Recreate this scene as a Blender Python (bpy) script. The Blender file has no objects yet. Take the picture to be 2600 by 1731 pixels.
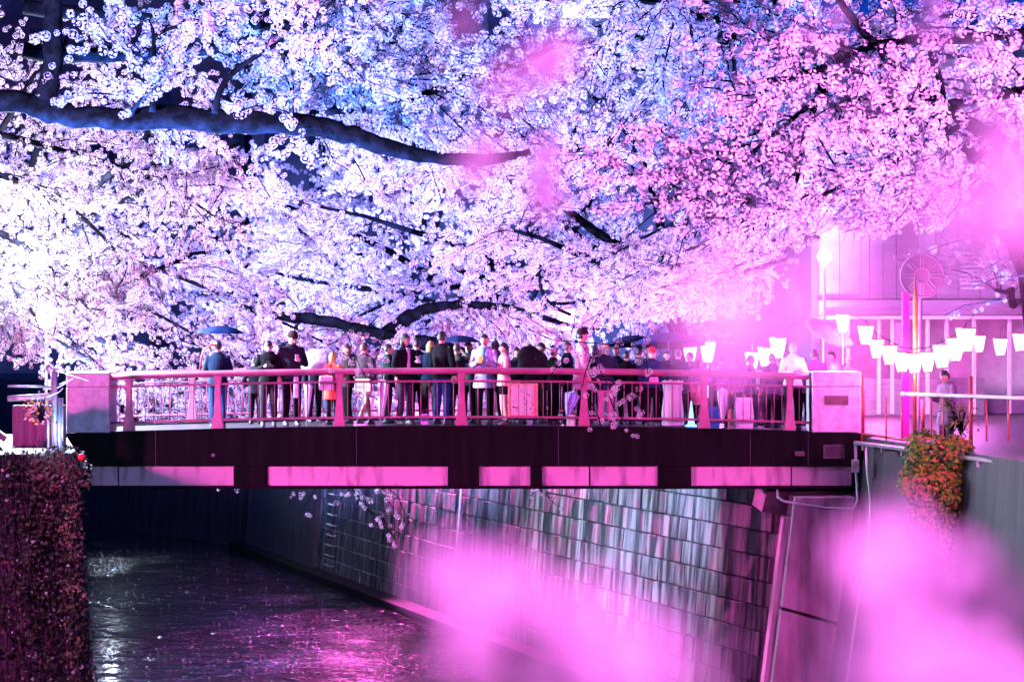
import bpy, bmesh, math, random
import numpy as np
from mathutils import Vector, Matrix, Euler

rnd = random.Random(7)
scene = bpy.context.scene
COL = scene.collection
CAMZ = 1.63
F = 5940.0

# ------------------------------------------------------------ camera, world, exposure
cam_d = bpy.data.cameras.new("camera")
cam = bpy.data.objects.new("camera", cam_d)
COL.objects.link(cam)
cam.location = (0, 0, CAMZ)
cam.rotation_euler = (math.radians(90), 0, 0)
cam_d.sensor_width = 36
cam_d.lens = F / 2600 * 36
cam_d.clip_start = 0.05
cam_d.clip_end = 2000
cam_d.dof.use_dof = True
cam_d.dof.focus_distance = 45.5
cam_d.dof.aperture_fstop = 2.0
scene.camera = cam

world = bpy.data.worlds.new("World")
scene.world = world
world.use_nodes = True
wn = world.node_tree
bg = wn.nodes["Background"]
bg.inputs[0].default_value = (0.006, 0.050, 0.46, 1)      # night sky, city glow
bg.inputs[1].default_value = 0.85

scene.view_settings.view_transform = 'Standard'
scene.view_settings.look = 'None'
scene.view_settings.exposure = 0
scene.view_settings.gamma = 1
scene.view_settings.use_curve_mapping = False
scene.render.engine = 'CYCLES'
cy = scene.cycles
cy.use_denoising = True
try:
    cy.denoiser = 'OPENIMAGEDENOISE'
except Exception:
    pass
cy.max_bounces = 5
cy.diffuse_bounces = 0
cy.glossy_bounces = 2
cy.transmission_bounces = 4
cy.transparent_max_bounces = 8
cy.sample_clamp_indirect = 4
cy.sample_clamp_direct = 30
cy.caustics_reflective = False
cy.caustics_refractive = False
cy.use_adaptive_sampling = False


def W(px, py, Y):
    """a point of the place seen at photograph pixel (px, py), Y metres away"""
    return Vector(((px - 1300) / F * Y, Y, CAMZ + (865.5 - py) / F * Y))


# ------------------------------------------------------------ small library
def tag(o, label=None, cat=None, group=None, kind=None):
    if label: o['label'] = label
    if cat: o['category'] = cat
    if group: o['group'] = group
    if kind: o['kind'] = kind
    return o


def empty(name, loc=(0, 0, 0), rz=0.0, label=None, cat=None, group=None):
    o = bpy.data.objects.new(name, None)
    COL.objects.link(o)
    o.location = loc
    o.rotation_euler = (0, 0, rz)
    o.empty_display_size = 0.2
    return tag(o, label, cat, group)


class MB:
    """collects shapes that become ONE mesh"""
    def __init__(s):
        s.v = []; s.f = []

    def add(s, vs, fs):
        n = len(s.v)
        s.v += [tuple(p) for p in vs]
        s.f += [tuple(i + n for i in f) for f in fs]

    def box(s, c, d, rz=0.0, M=None):
        c = Vector(c); hx, hy, hz = d[0] / 2, d[1] / 2, d[2] / 2
        R = M if M is not None else Matrix.Rotation(rz, 3, 'Z')
        vs = [c + R @ Vector((x * hx, y * hy, z * hz)) for x, y, z in
              ((-1, -1, -1), (1, -1, -1), (1, 1, -1), (-1, 1, -1), (-1, -1, 1), (1, -1, 1), (1, 1, 1), (-1, 1, 1))]
        s.add(vs, [(0, 3, 2, 1), (4, 5, 6, 7), (0, 1, 5, 4), (1, 2, 6, 5), (2, 3, 7, 6), (3, 0, 4, 7)])

    def tube(s, pts, rad, seg=8, cap=True, flat=None):
        """flat = (rx, ry) multipliers in a fixed frame (x across, y along the view) for body lofts"""
        pts = [Vector(p) for p in pts]
        if not hasattr(rad, '__len__'): rad = [rad] * len(pts)
        n = len(pts)
        base = len(s.v)
        prev = None
        for i, p in enumerate(pts):
            if i == 0: t = pts[1] - p
            elif i == n - 1: t = p - pts[i - 1]
            else: t = pts[i + 1] - pts[i - 1]
            if t.length < 1e-9: t = Vector((0, 0, 1))
            t.normalize()
            if prev is None:
                a = Vector((0, 0, 1)) if abs(t.z) < 0.8 else Vector((1, 0, 0))
                u = t.cross(a).normalized()
            else:
                u = (prev - t * prev.dot(t))
                if u.length < 1e-6: u = t.cross(Vector((1, 0, 0)))
                u.normalize()
            prev = u
            w = t.cross(u)
            r = rad[i]
            for k in range(seg):
                a = 2 * math.pi * k / seg
                s.v.append(tuple(p + (u * math.cos(a) + w * math.sin(a)) * r))
        for i in range(n - 1):
            for k in range(seg):
                a = base + i * seg + k; b = base + i * seg + (k + 1) % seg
                s.f.append((a, b, b + seg, a + seg))
        if cap:
            s.f.append(tuple(base + k for k in range(seg))[::-1])
            s.f.append(tuple(base + (n - 1) * seg + k for k in range(seg)))

    def rings(s, rings, seg=14, cap=True):
        """rings: (cx, cy, z, rx, ry)"""
        base = len(s.v)
        for cx, cy_, z, rx, ry in rings:
            for k in range(seg):
                a = 2 * math.pi * k / seg
                s.v.append((cx + rx * math.cos(a), cy_ + ry * math.sin(a), z))
        for i in range(len(rings) - 1):
            for k in range(seg):
                a = base + i * seg + k; b = base + i * seg + (k + 1) % seg
                s.f.append((a, b, b + seg, a + seg))
        if cap:
            s.f.append(tuple(base + k for k in range(seg))[::-1])
            s.f.append(tuple(base + (len(rings) - 1) * seg + k for k in range(seg)))

    def ball(s, c, r, seg=12, rg=8):
        c = Vector(c)
        if not hasattr(r, '__len__'): r = (r, r, r)
        R = []
        for i in range(rg + 1):
            th = math.pi * i / rg
            R.append((c.x, c.y, c.z - r[2] * math.cos(th), max(1e-4, r[0] * math.sin(th)), max(1e-4, r[1] * math.sin(th))))
        s.rings(R, seg)

    def extrude_poly(s, poly, z0, z1):
        n = len(poly)
        b = len(s.v)
        s.v += [(x, y, z0) for x, y in poly] + [(x, y, z1) for x, y in poly]
        s.f.append(tuple(b + i for i in range(n))[::-1])
        s.f.append(tuple(b + n + i for i in range(n)))
        for i in range(n):
            j = (i + 1) % n
            s.f.append((b + i, b + j, b + n + j, b + n + i))

    def mesh(s, name, m=None, smooth=False):
        me = bpy.data.meshes.new(name)
        me.from_pydata(s.v, [], s.f)
        if m: me.materials.append(m)
        if smooth:
            me.polygons.foreach_set('use_smooth', [True] * len(me.polygons))
        me.update()
        return me

    def build(s, name, m=None, parent=None, smooth=False, bevel=0, loc=None, rot=None):
        me = s.mesh(name, m, smooth)
        o = bpy.data.objects.new(name, me)
        COL.objects.link(o)
        if parent: o.parent = parent
        if loc is not None: o.location = loc
        if rot is not None: o.rotation_euler = rot
        if bevel:
            b = o.modifiers.new("bevel", 'BEVEL'); b.width = bevel; b.segments = 2; b.limit_method = 'ANGLE'
        return o


def fix_normals(o):
    bm = bmesh.new(); bm.from_mesh(o.data)
    bmesh.ops.recalc_face_normals(bm, faces=bm.faces)
    bm.to_mesh(o.data); bm.free()


def copy_tree(o, parent=None):
    c = o.copy(); COL.objects.link(c)
    if parent: c.parent = parent
    for ch in list(o.children): copy_tree(ch, c)
    return c


# ------------------------------------------------------------ materials
def M_(name, col, rough=0.6, col2=None, nscale=8.0, stretch=(1, 1, 1), bump=0.0, metal=0.0, spec=0.5,
       ramp=(0.35, 0.65), detail=4.0, bscale=None, trans=0.0, alpha=1.0, emis=None, estr=0.0, coat=0.0, objrand=0.0,
       coord='Object'):
    m = bpy.data.materials.new(name); m.use_nodes = True
    nt = m.node_tree; p = nt.nodes['Principled BSDF']
    p.inputs['Base Color'].default_value = (*col, 1)
    p.inputs['Roughness'].default_value = rough
    p.inputs['Metallic'].default_value = metal
    p.inputs['Specular IOR Level'].default_value = spec
    if trans: p.inputs['Transmission Weight'].default_value = trans
    if alpha < 1: p.inputs['Alpha'].default_value = alpha
    if coat: p.inputs['Coat Weight'].default_value = coat
    if emis:
        p.inputs['Emission Color'].default_value = (*emis, 1)
        p.inputs['Emission Strength'].default_value = estr
    if col2 or bump:
        tc = nt.nodes.new('ShaderNodeTexCoord'); mp = nt.nodes.new('ShaderNodeMapping')
        mp.inputs['Scale'].default_value = stretch
        if coord == 'World':
            gp_ = nt.nodes.new('ShaderNodeNewGeometry'); nt.links.new(gp_.outputs['Position'], mp.inputs[0])
        else: nt.links.new(tc.outputs[coord], mp.inputs[0])
        nz = nt.nodes.new('ShaderNodeTexNoise'); nz.inputs['Scale'].default_value = nscale
        nz.inputs['Detail'].default_value = detail
        nt.links.new(mp.outputs[0], nz.inputs['Vector'])
        if objrand:
            oi = nt.nodes.new('ShaderNodeObjectInfo')
            ad = nt.nodes.new('ShaderNodeVectorMath'); ad.operation = 'MULTIPLY_ADD'
            ad.inputs[1].default_value = (17, 23, 31) if coord != 'World' else (0.25, 0.25, 0.1)
            nt.links.new(oi.outputs['Random'], ad.inputs[0]); nt.links.new(mp.outputs[0], ad.inputs[2])
            nt.links.new(ad.outputs[0], nz.inputs['Vector'])
        if col2:
            rp = nt.nodes.new('ShaderNodeValToRGB')
            rp.color_ramp.elements[0].position = ramp[0]; rp.color_ramp.elements[1].position = ramp[1]
            rp.color_ramp.elements[0].color = (*col, 1); rp.color_ramp.elements[1].color = (*col2, 1)
            nt.links.new(nz.outputs['Fac'], rp.inputs[0])
            out = rp.outputs[0]
            if objrand:
                mx = nt.nodes.new('ShaderNodeMixRGB'); mx.blend_type = 'MULTIPLY'; mx.inputs[0].default_value = 1
                mr = nt.nodes.new('ShaderNodeMapRange'); mr.inputs[3].default_value = 1 - objrand; mr.inputs[4].default_value = 1 + objrand * 0.4
                nt.links.new(oi.outputs['Random'], mr.inputs[0])
                nt.links.new(out, mx.inputs[1]); nt.links.new(mr.outputs[0], mx.inputs[2])
                out = mx.outputs[0]
            nt.links.new(out, p.inputs['Base Color'])
        if bump:
            bp = nt.nodes.new('ShaderNodeBump'); bp.inputs['Strength'].default_value = bump
            bp.inputs['Distance'].default_value = 0.02
            if bscale:
                n2 = nt.nodes.new('ShaderNodeTexNoise'); n2.inputs['Scale'].default_value = bscale; n2.inputs['Detail'].default_value = 5
                nt.links.new(mp.outputs[0], n2.inputs['Vector']); nt.links.new(n2.outputs['Fac'], bp.inputs['Height'])
            else:
                nt.links.new(nz.outputs['Fac'], bp.inputs['Height'])
            nt.links.new(bp.outputs[0], p.inputs['Normal'])
    return m


def emit(name, col, s):
    m = bpy.data.materials.new(name); m.use_nodes = True
    nt = m.node_tree; nt.nodes.clear()
    e = nt.nodes.new('ShaderNodeEmission'); o = nt.nodes.new('ShaderNodeOutputMaterial')
    e.inputs[0].default_value = (*col, 1); e.inputs[1].default_value = s
    nt.links.new(e.outputs[0], o.inputs[0])
    return m


def blossom_mat(name, c_out, c_in, transl=0.45):
    m = bpy.data.materials.new(name); m.use_nodes = True
    nt = m.node_tree; nt.nodes.clear()
    out = nt.nodes.new('ShaderNodeOutputMaterial')
    at = nt.nodes.new('ShaderNodeAttribute'); at.attribute_name = 'rad'
    mx = nt.nodes.new('ShaderNodeMixRGB'); mx.inputs[1].default_value = (*c_in, 1); mx.inputs[2].default_value = (*c_out, 1)
    nt.links.new(at.outputs['Fac'], mx.inputs[0])
    d = nt.nodes.new('ShaderNodeBsdfDiffuse'); t = nt.nodes.new('ShaderNodeBsdfTranslucent')
    ms = nt.nodes.new('ShaderNodeMixShader'); ms.inputs[0].default_value = transl
    nt.links.new(mx.outputs[0], d.inputs[0]); nt.links.new(mx.outputs[0], t.inputs[0])
    nt.links.new(d.outputs[0], ms.inputs[1]); nt.links.new(t.outputs[0], ms.inputs[2])
    nt.links.new(ms.outputs[0], out.inputs[0])
    return m


MAT = {}
MAT['blossom'] = blossom_mat('blossom_petals', (0.82, 0.66, 0.76), (0.66, 0.38, 0.56), 0.04)
MAT['blossom_near'] = blossom_mat('blossom_petals_near', (0.85, 0.62, 0.72), (0.55, 0.10, 0.2), 0.5)
MAT['bark'] = M_('cherry_bark', (0.0015, 0.0013, 0.002), 0.95, (0.005, 0.0055, 0.009), 5, (1, 1, 1), 0.5, bscale=16, spec=0.02, ramp=(0.4, 0.7))
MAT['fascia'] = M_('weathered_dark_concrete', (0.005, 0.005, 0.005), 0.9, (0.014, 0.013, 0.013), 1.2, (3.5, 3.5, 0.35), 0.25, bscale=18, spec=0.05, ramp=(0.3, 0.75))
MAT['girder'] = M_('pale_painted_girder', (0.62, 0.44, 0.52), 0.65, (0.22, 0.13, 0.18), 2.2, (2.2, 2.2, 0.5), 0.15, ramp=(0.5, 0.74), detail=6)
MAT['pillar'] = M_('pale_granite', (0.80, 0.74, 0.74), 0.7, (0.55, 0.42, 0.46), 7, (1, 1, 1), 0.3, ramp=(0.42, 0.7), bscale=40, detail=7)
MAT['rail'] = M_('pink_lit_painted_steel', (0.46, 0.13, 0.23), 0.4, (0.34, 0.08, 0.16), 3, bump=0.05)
MAT['rail_red'] = M_('red_painted_steel', (0.55, 0.06, 0.07), 0.4, (0.38, 0.05, 0.05), 5)
MAT['concrete'] = M_('streaked_concrete', (0.09, 0.085, 0.09), 0.75, (0.34, 0.32, 0.34), 1.6, (2.2, 2.2, 0.22), 0.3, bscale=12, ramp=(0.3, 0.68), detail=6)
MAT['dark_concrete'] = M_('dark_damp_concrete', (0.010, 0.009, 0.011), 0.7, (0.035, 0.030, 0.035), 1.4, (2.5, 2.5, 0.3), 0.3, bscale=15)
MAT['stone'] = M_('streaked_masonry', (0.022, 0.022, 0.024), 0.45, (0.24, 0.24, 0.23), 1.7, (3.0, 3.0, 0.12), 0.5, bscale=12, ramp=(0.44, 0.62), detail=5, objrand=0.35, coord='World')
MAT['mortar'] = M_('mortar', (0.04, 0.04, 0.042), 0.9, (0.10, 0.09, 0.10), 6)
MAT['deck'] = M_('wet_asphalt', (0.03, 0.03, 0.033), 0.35, (0.055, 0.05, 0.055), 20, bump=0.2)
MAT['street'] = M_('paved_street', (0.05, 0.045, 0.05), 0.45, (0.09, 0.08, 0.085), 5, bump=0.15)
MAT['steel'] = M_('galvanised_pipe', (0.42, 0.40, 0.43), 0.35, (0.28, 0.27, 0.3), 9, metal=0.6)
MAT['black'] = M_('black_steel', (0.012, 0.012, 0.014), 0.4, (0.03, 0.03, 0.03), 10)
MAT['plaque'] = M_('bronze_plaque', (0.06, 0.035, 0.035), 0.45, (0.10, 0.05, 0.05), 12, metal=0.3)
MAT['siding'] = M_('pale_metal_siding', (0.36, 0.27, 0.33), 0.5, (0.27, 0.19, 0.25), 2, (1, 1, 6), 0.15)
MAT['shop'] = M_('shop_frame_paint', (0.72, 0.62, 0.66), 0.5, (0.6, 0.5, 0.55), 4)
MAT['facade'] = M_('far_facade', (0.05, 0.055, 0.09), 0.8, (0.09, 0.09, 0.13), 0.8, bump=0.1)
MAT['glass'] = M_('window_glass', (0.03, 0.03, 0.05), 0.08, (0.05, 0.05, 0.09), 2)
MAT['lit_window'] = emit('lit_window', (1.0, 0.96, 0.85), 5)
MAT['bonbori'] = emit('lantern_paper', (1.0, 0.35, 0.80), 9)
MAT['bonbori_cap'] = M_('lantern_rim', (0.5, 0.2, 0.1), 0.5, (0.7, 0.35, 0.15), 9)
MAT['added_lamp_pink'] = emit('added_pink_lens', (1.0, 0.3, 0.8), 60)
MAT['lamp_blue'] = emit('floodlight_lens', (0.45, 0.7, 1.0), 120)
MAT['lamp_white'] = emit('lamp_globe', (1.0, 0.72, 0.95), 18)
MAT['skin'] = M_('skin', (0.58, 0.34, 0.26), 0.5, (0.66, 0.42, 0.33), 12)
MAT['shoe'] = M_('shoe_leather', (0.03, 0.03, 0.035), 0.5, (0.06, 0.05, 0.06), 9)
MAT['hair_black'] = M_('black_hair', (0.010, 0.008, 0.010), 0.45, (0.03, 0.022, 0.024), 40, (1, 1, 0.2), 0.3)
MAT['hair_blond'] = M_('bleached_hair', (0.40, 0.22, 0.06), 0.5, (0.60, 0.38, 0.12), 40, (1, 1, 0.2), 0.3)
MAT['hair_brown'] = M_('brown_hair', (0.05, 0.022, 0.016), 0.5, (0.10, 0.05, 0.03), 40, (1, 1, 0.2), 0.3)
_cl = {}


def cloth(c):
    k = tuple(round(x, 3) for x in c)
    if k not in _cl:
        _cl[k] = M_('woven_cloth', c, 0.85, tuple(min(1, x * 1.45 + 0.001) for x in c), 9, bump=0.25, bscale=60, spec=0.08)
    return _cl[k]


# ============================================================ THE PLACE
ZW = -6.4           # water level
ZS = -0.22          # street level
RIGHT_TOP = [(9.6, -12), (8.6, 30), (7.9, 36), (6.75, 45.2), (5.5, 46.6), (-10.1, 91.5), (-30, 121), (-75, 150)]
LEFT_TOP = [(-9.6, -12), (-9.3, 37.4), (-7.25, 38.9), (-8.6, 45.2), (-10.5, 47), (-25.5, 91), (-50, 128), (-85, 160)]


def bank(name, line, side):
    # ground behind the wall line, level at the street, out to far beyond
    mb = MB()
    far = 900 * side
    if side > 0:
        poly = line + [(-75, 900), (far, 900), (far, -12)]
        tri = [(line[i], line[i + 1]) for i in range(len(line) - 1)]
    else:
        poly = line + [(-85, 900), (far, 900), (far, -12)]
    mb.extrude_poly(poly if side < 0 else poly[::-1], ZS - 0.4, ZS)
    o = mb.build(name, MAT['street'])
    fix_normals(o)
    bm = bmesh.new(); bm.from_mesh(o.data); bmesh.ops.triangulate(bm, faces=bm.faces); bm.to_mesh(o.data); bm.free()
    return tag(o, kind='structure')


bank('street', RIGHT_TOP, 1)
bank('street', LEFT_TOP, -1)


# water ------------------------------------------------------------------
def water():
    m = bpy.data.materials.new('river_water'); m.use_nodes = True
    nt = m.node_tree; p = nt.nodes['Principled BSDF']
    p.inputs['Base Color'].default_value = (0.006, 0.006, 0.009, 1)
    p.inputs['Roughness'].default_value = 0.09
    p.inputs['Specular IOR Level'].default_value = 0.15
    p.inputs['IOR'].default_value = 1.33
    tc = nt.nodes.new('ShaderNodeTexCoord')
    hs = []
    for sc_, st, w, lo_, hi_ in ((0.9, (1.0, 1.3, 1), 0.55, 0.52, 0.80), (3.2, (1.0, 1.5, 1), 0.34, 0.54, 0.80), (8.0, (1, 1.6, 1), 0.16, 0.50, 0.8)):
        mp = nt.nodes.new('ShaderNodeMapping'); mp.inputs['Scale'].default_value = st
        mp.inputs['Rotation'].default_value = (0, 0, 0.25)
        nz = nt.nodes.new('ShaderNodeTexNoise'); nz.inputs['Scale'].default_value = sc_; nz.inputs['Detail'].default_value = 1.5
        nt.links.new(tc.outputs['Object'], mp.inputs[0]); nt.links.new(mp.outputs[0], nz.inputs['Vector'])
        mu = nt.nodes.new('ShaderNodeMapRange'); mu.inputs[1].default_value = lo_; mu.inputs[2].default_value = hi_; mu.inputs[4].default_value = w
        nt.links.new(nz.outputs['Fac'], mu.inputs[0]); hs.append(mu)
    a = nt.nodes.new('ShaderNodeMath'); b = nt.nodes.new('ShaderNodeMath')
    nt.links.new(hs[0].outputs[0], a.inputs[0]); nt.links.new(hs[1].outputs[0], a.inputs[1])
    nt.links.new(a.outputs[0], b.inputs[0]); nt.links.new(hs[2].outputs[0], b.inputs[1])
    bp = nt.nodes.new('ShaderNodeBump'); bp.inputs['Strength'].default_value = 1.0; bp.inputs['Distance'].default_value = 0.34
    nm = nt.nodes.new('ShaderNodeTexNoise'); nm.inputs['Scale'].default_value = 0.16; nm.inputs['Detail'].default_value = 2
    nt.links.new(tc.outputs['Object'], nm.inputs['Vector'])
    mm = nt.nodes.new('ShaderNodeMapRange'); mm.inputs[1].default_value = 0.38; mm.inputs[2].default_value = 0.62; mm.inputs[3].default_value = 0.12; mm.inputs[4].default_value = 1.25
    nt.links.new(nm.outputs['Fac'], mm.inputs[0])
    b2 = nt.nodes.new('ShaderNodeMath'); b2.operation = 'MULTIPLY'
    nt.links.new(b.outputs[0], b2.inputs[0]); nt.links.new(mm.outputs[0], b2.inputs[1])
    b = b2
    nt.links.new(b.outputs[0], bp.inputs['Height']); nt.links.new(bp.outputs[0], p.inputs['Normal'])
    mb = MB()
    mb.add([(-120, -14, ZW), (30, -14, ZW), (30, 200, ZW), (-120, 200, ZW)], [(0, 1, 2, 3)])
    return tag(mb.build('river_water', m), kind='structure')


water()
rb = MB(); rb.add([(-900, -14, ZW - 1.2), (900, -14, ZW - 1.2), (900, 900, ZW - 1.2), (-900, 900, ZW - 1.2)], [(0, 1, 2, 3)])
tag(rb.build('riverbed', MAT['dark_concrete']), kind='structure')


# canal walls ------------------------------------------------------------
def wall_seg(p0, p1, side, mat, name, parent=None, zt=ZS - 0.004, zb=ZW - 1.2, batter=0.075, thick=0.6):
    """battered wall slab between two top points; side=+1 wall material lies to +normal"""
    p0 = Vector((*p0, 0)); p1 = Vector((*p1, 0))
    d = (p1 - p0).normalized(); n = Vector((d.y, -d.x, 0)) * side      # away from the water
    h = zt - zb
    off = n * (-batter * h)
    vs = []
    for p in (p0, p1):
        vs += [Vector((p.x, p.y, zt)), Vector((p.x, p.y, zt)) + n * thick, Vector((p.x, p.y, zb)) + n * thick, Vector((p.x, p.y, zb)) + off]
    mb = MB(); mb.add(vs, [(0, 1, 2, 3), (7, 6, 5, 4), (0, 4, 5, 1), (1, 5, 6, 2), (2, 6, 7, 3), (3, 7, 4, 0)])
    o = mb.build(name, mat, parent)
    fix_normals(o)
    return o


def strip_wall(line, mat, name, label, side):
    root = empty(name, (line[0][0], line[0][1], ZS), label=label, cat='canal wall')
    for a, b in zip(line[:-1], line[1:]):
        o = wall_seg((a[0] - line[0][0], a[1] - line[0][1]), (b[0] - line[0][0], b[1] - line[0][1]), side, mat, 'wall_face', root, zt=-0.004, zb=ZW - 1.2 - ZS)
    return root


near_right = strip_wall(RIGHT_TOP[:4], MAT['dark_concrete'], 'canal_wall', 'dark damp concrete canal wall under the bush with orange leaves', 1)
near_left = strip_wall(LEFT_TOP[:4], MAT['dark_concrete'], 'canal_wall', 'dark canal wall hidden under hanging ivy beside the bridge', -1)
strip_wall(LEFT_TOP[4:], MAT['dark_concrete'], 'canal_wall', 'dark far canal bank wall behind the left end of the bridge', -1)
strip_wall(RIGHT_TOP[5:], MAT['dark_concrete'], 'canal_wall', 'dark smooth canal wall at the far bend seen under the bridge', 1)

# masonry wall beyond the bridge: each block near enough is an object
A = Vector((5.5, 46.6, 0)); B = Vector((-10.1, 91.5, 0))
dW = (B - A).normalized(); nW = Vector((dW.y, -dW.x, 0))      # away from water (to the right/back)
stone = empty('stone_canal_wall', A + Vector((0, 0, ZS)), label='tall canal wall of streaked grey stone blocks seen under the bridge', cat='canal wall')
BAT = 0.075


def wall_pt(s, z, out=0.0):
    """point on the wall face, s metres beyond the bridge, z absolute; out = towards the water"""
    return A + dW * s + Vector((0, 0, z)) - nW * (BAT * (ZS - z) + out)


L_ = (B - A).length
core = MB()
q = [wall_pt(0, ZS, -0.10) - stone.location, wall_pt(L_, ZS, -0.10) - stone.location, wall_pt(L_, ZW - 1, -0.10) - stone.location, wall_pt(0, ZW - 1, -0.10) - stone.location]
core.add(q + [p + nW * 0.7 for p in q], [(0, 1, 2, 3), (7, 6, 5, 4), (0, 4, 5, 1), (1, 5, 6, 2), (2, 6, 7, 3), (3, 7, 4, 0)])
fix_normals(core.build('mortar_bed', MAT['mortar'], stone))
ang = math.atan2(dW.y, dW.x)
bl_meshes = []
for k in range(6):
    mb = MB(); w = 0.466 + 0.006 * (k % 3); h = 0.482; t = 0.16
    e = [rnd.uniform(-0.012, 0.012) for _ in range(8)]
    c = 0.015
    vs = []
    for (sx, sz) in ((-1, -1), (1, -1), (1, 1), (-1, 1)):
        vs.append((sx * w / 2, t / 2, sz * h / 2))
    for i, (sx, sz) in enumerate(((-1, -1), (1, -1), (1, 1), (-1, 1))):
        vs.append((sx * w / 2, -t / 2 + c, sz * h / 2))
    for i, (sx, sz) in enumerate(((-1, -1), (1, -1), (1, 1), (-1, 1))):
        vs.append((sx * (w / 2 - c), -t / 2 + e[i], sz * (h / 2 - c)))
    fs = [(3, 2, 1, 0), (8, 9, 10, 11)]
    for b0 in (0, 4):
        for i in range(4):
            j = (i + 1) % 4
            fs.append((b0 + i, b0 + j, b0 + 4 + j, b0 + 4 + i))
    mb.add(vs, fs)
    bl_meshes.append(mb.mesh('stone_block', MAT['stone']))
tilt = math.atan(BAT)
rotm = Matrix.Rotation(ang, 4, 'Z') @ Matrix.Rotation(0, 4, 'X')
# local: x along the wall, -y faces the water side
# with x along dW, local +y = left of dW = towards water; flip by rotating 180
rot_e = Euler((-tilt, 0, ang + math.pi), 'XYZ')
cand = []
rows = [(r, ZS - 0.25 - 0.5 * r) for r in range(0, 12)]
for r, z in rows:
    if z < ZW: continue
    s = 0.4 + (0.245 if r % 2 else 0)
    while s < 40:
        cand.append((s, z)); s += 0.49
cand_vis = [(s, z) for s, z in cand if z < -1.35]
cand_vis.sort(key=lambda c: c[0] + 0.02 * abs(c[1]))
single = cand_vis[:285]
sset = set(single)
joined = MB()
Rm = rot_e.to_matrix()
for (s, z) in cand:
    p = wall_pt(s, z) - stone.location - nW * rnd.uniform(-0.012, 0.014) + nW * 0.05
    k = rnd.randrange(6)
    if (s, z) in sset:
        o = bpy.data.objects.new('stone_block', bl_meshes[k]); COL.objects.link(o); o.parent = stone
        o.location = p; o.rotation_euler = rot_e
    else:
        me = bl_meshes[k]
        joined.add([p + Rm @ v.co for v in me.vertices], [tuple(f.vertices) for f in me.polygons])
tag(joined.build('stone_blocks', MAT['stone'], stone), kind='stuff')
# footing sill, drain pipe and rungs
ft = MB()
q = [wall_pt(0, ZW + 0.28, 0.0) - stone.location, wall_pt(L_, ZW + 0.28, 0) - stone.location, wall_pt(L_, ZW + 0.22, 0.55) - stone.location, wall_pt(0, ZW + 0.22, 0.55) - stone.location]
ft.add(q + [p + Vector((0, 0, -1.4)) for p in q], [(0, 1, 2, 3), (7, 6, 5, 4), (0, 4, 5, 1), (1, 5, 6, 2), (2, 6, 7, 3), (3, 7, 4, 0)])
fix_normals(ft.build('footing', MAT['fascia'], stone))
pipe = empty('drain_pipe', wall_pt(20.3, ZW, 0.10), label='thin pale pipe running down the stone wall under the bridge', cat='pipe')
mb = MB(); mb.tube([wall_pt(20.3, z, 0.10) - pipe.location for z in np.linspace(ZS, ZW + 0.4, 9)], 0.035, 8); mb.build('pipe', MAT['shop'], pipe, True)
for z in (-1.5, -3.2, -5):
    mb = MB(); mb.box(wall_pt(20.3, z, 0.05) - pipe.location, (0.14, 0.10, 0.05), ang); mb.build('bracket', MAT['steel'], pipe)
lad = empty('rung_ladder', wall_pt(34, ZW, 0.1), label='row of metal rungs climbing the dark wall behind the hanging blossoms', cat='ladder')
for i in range(15):
    z = ZW + 0.5 + i * 0.34
    mb = MB(); c = wall_pt(34, z, 0.0) - lad.location; wv = dW * 0.42; ov = -nW * 0.16
    mb.tube([c - wv, c - wv + ov, c + wv + ov, c + wv], 0.022, 6); mb.build('rung', MAT['steel'], lad)
gp = MB(); c = wall_pt(33.2, -2.9, 0.12)
gp.box((0, 0, 0), (0.65, 0.03, 0.5))
gpo = gp.build('gauge_board', MAT['shop'], None, loc=c, rot=(0, 0, ang + 1.2)); tag(gpo, 'small pale board fixed above the rungs on the canal wall', 'board')
# smooth lighter panel wall past the ladder
pn = MB(); q = [wall_pt(36, ZS - 0.5, 0.14), wall_pt(46, ZS - 0.5, 0.14), wall_pt(46, ZW, 0.16), wall_pt(36, ZW, 0.16)]
q = [p - stone.location for p in q]
pn.add(q + [p + nW * 0.3 for p in q], [(0, 1, 2, 3), (7, 6, 5, 4), (0, 4, 5, 1), (1, 5, 6, 2), (2, 6, 7, 3), (3, 7, 4, 0)])
fix_normals(pn.build('smooth_panel', MAT['dark_concrete'], stone))


# ------------------------------------------------------------ the bridge
YB, YB2 = 45.0, 49.6
XL, XR = -8.72, 6.92


def arch(x):
    return 0.0 - 0.145 * ((x + 0.9) / 7.6) ** 2


br = empty('footbridge', (0, YB, 0), label='low arched concrete footbridge crossing the canal', cat='bridge')
mb = MB()
N = 40
xs = [XL + (XR - XL) * i / N for i in range(N + 1)]
XF = 5.80      # fascia end before the end block of the beam
base = len(mb.v)
vs = []
for x in xs:
    zt = arch(x)
    vs += [(x, 0, zt), (x, 0.28, zt), (x, 0.28, -0.775), (x, 0, -0.775)]
fs = []
for i in range(N):
    a = i * 4; b = a + 4
    for k in range(4):
        fs.append((a + k, a + (k + 1) % 4, b + (k + 1) % 4, b + k))
fs += [(0, 3, 2, 1), (N * 4, N * 4 + 1, N * 4 + 2, N * 4 + 3)]
mb.add(vs, fs)
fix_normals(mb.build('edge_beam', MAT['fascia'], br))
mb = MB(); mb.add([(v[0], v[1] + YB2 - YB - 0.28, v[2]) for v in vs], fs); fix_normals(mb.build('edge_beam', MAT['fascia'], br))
# deck between the edge beams
mb = MB(); vs = []
for x in xs:
    zt = arch(x) - 0.03
    vs += [(x, 0.281, zt), (x, YB2 - YB - 0.281, zt), (x, YB2 - YB - 0.281, -0.5), (x, 0.281, -0.5)]
mb.add(vs, fs); fix_normals(mb.build('deck', MAT['deck'], br))
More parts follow.
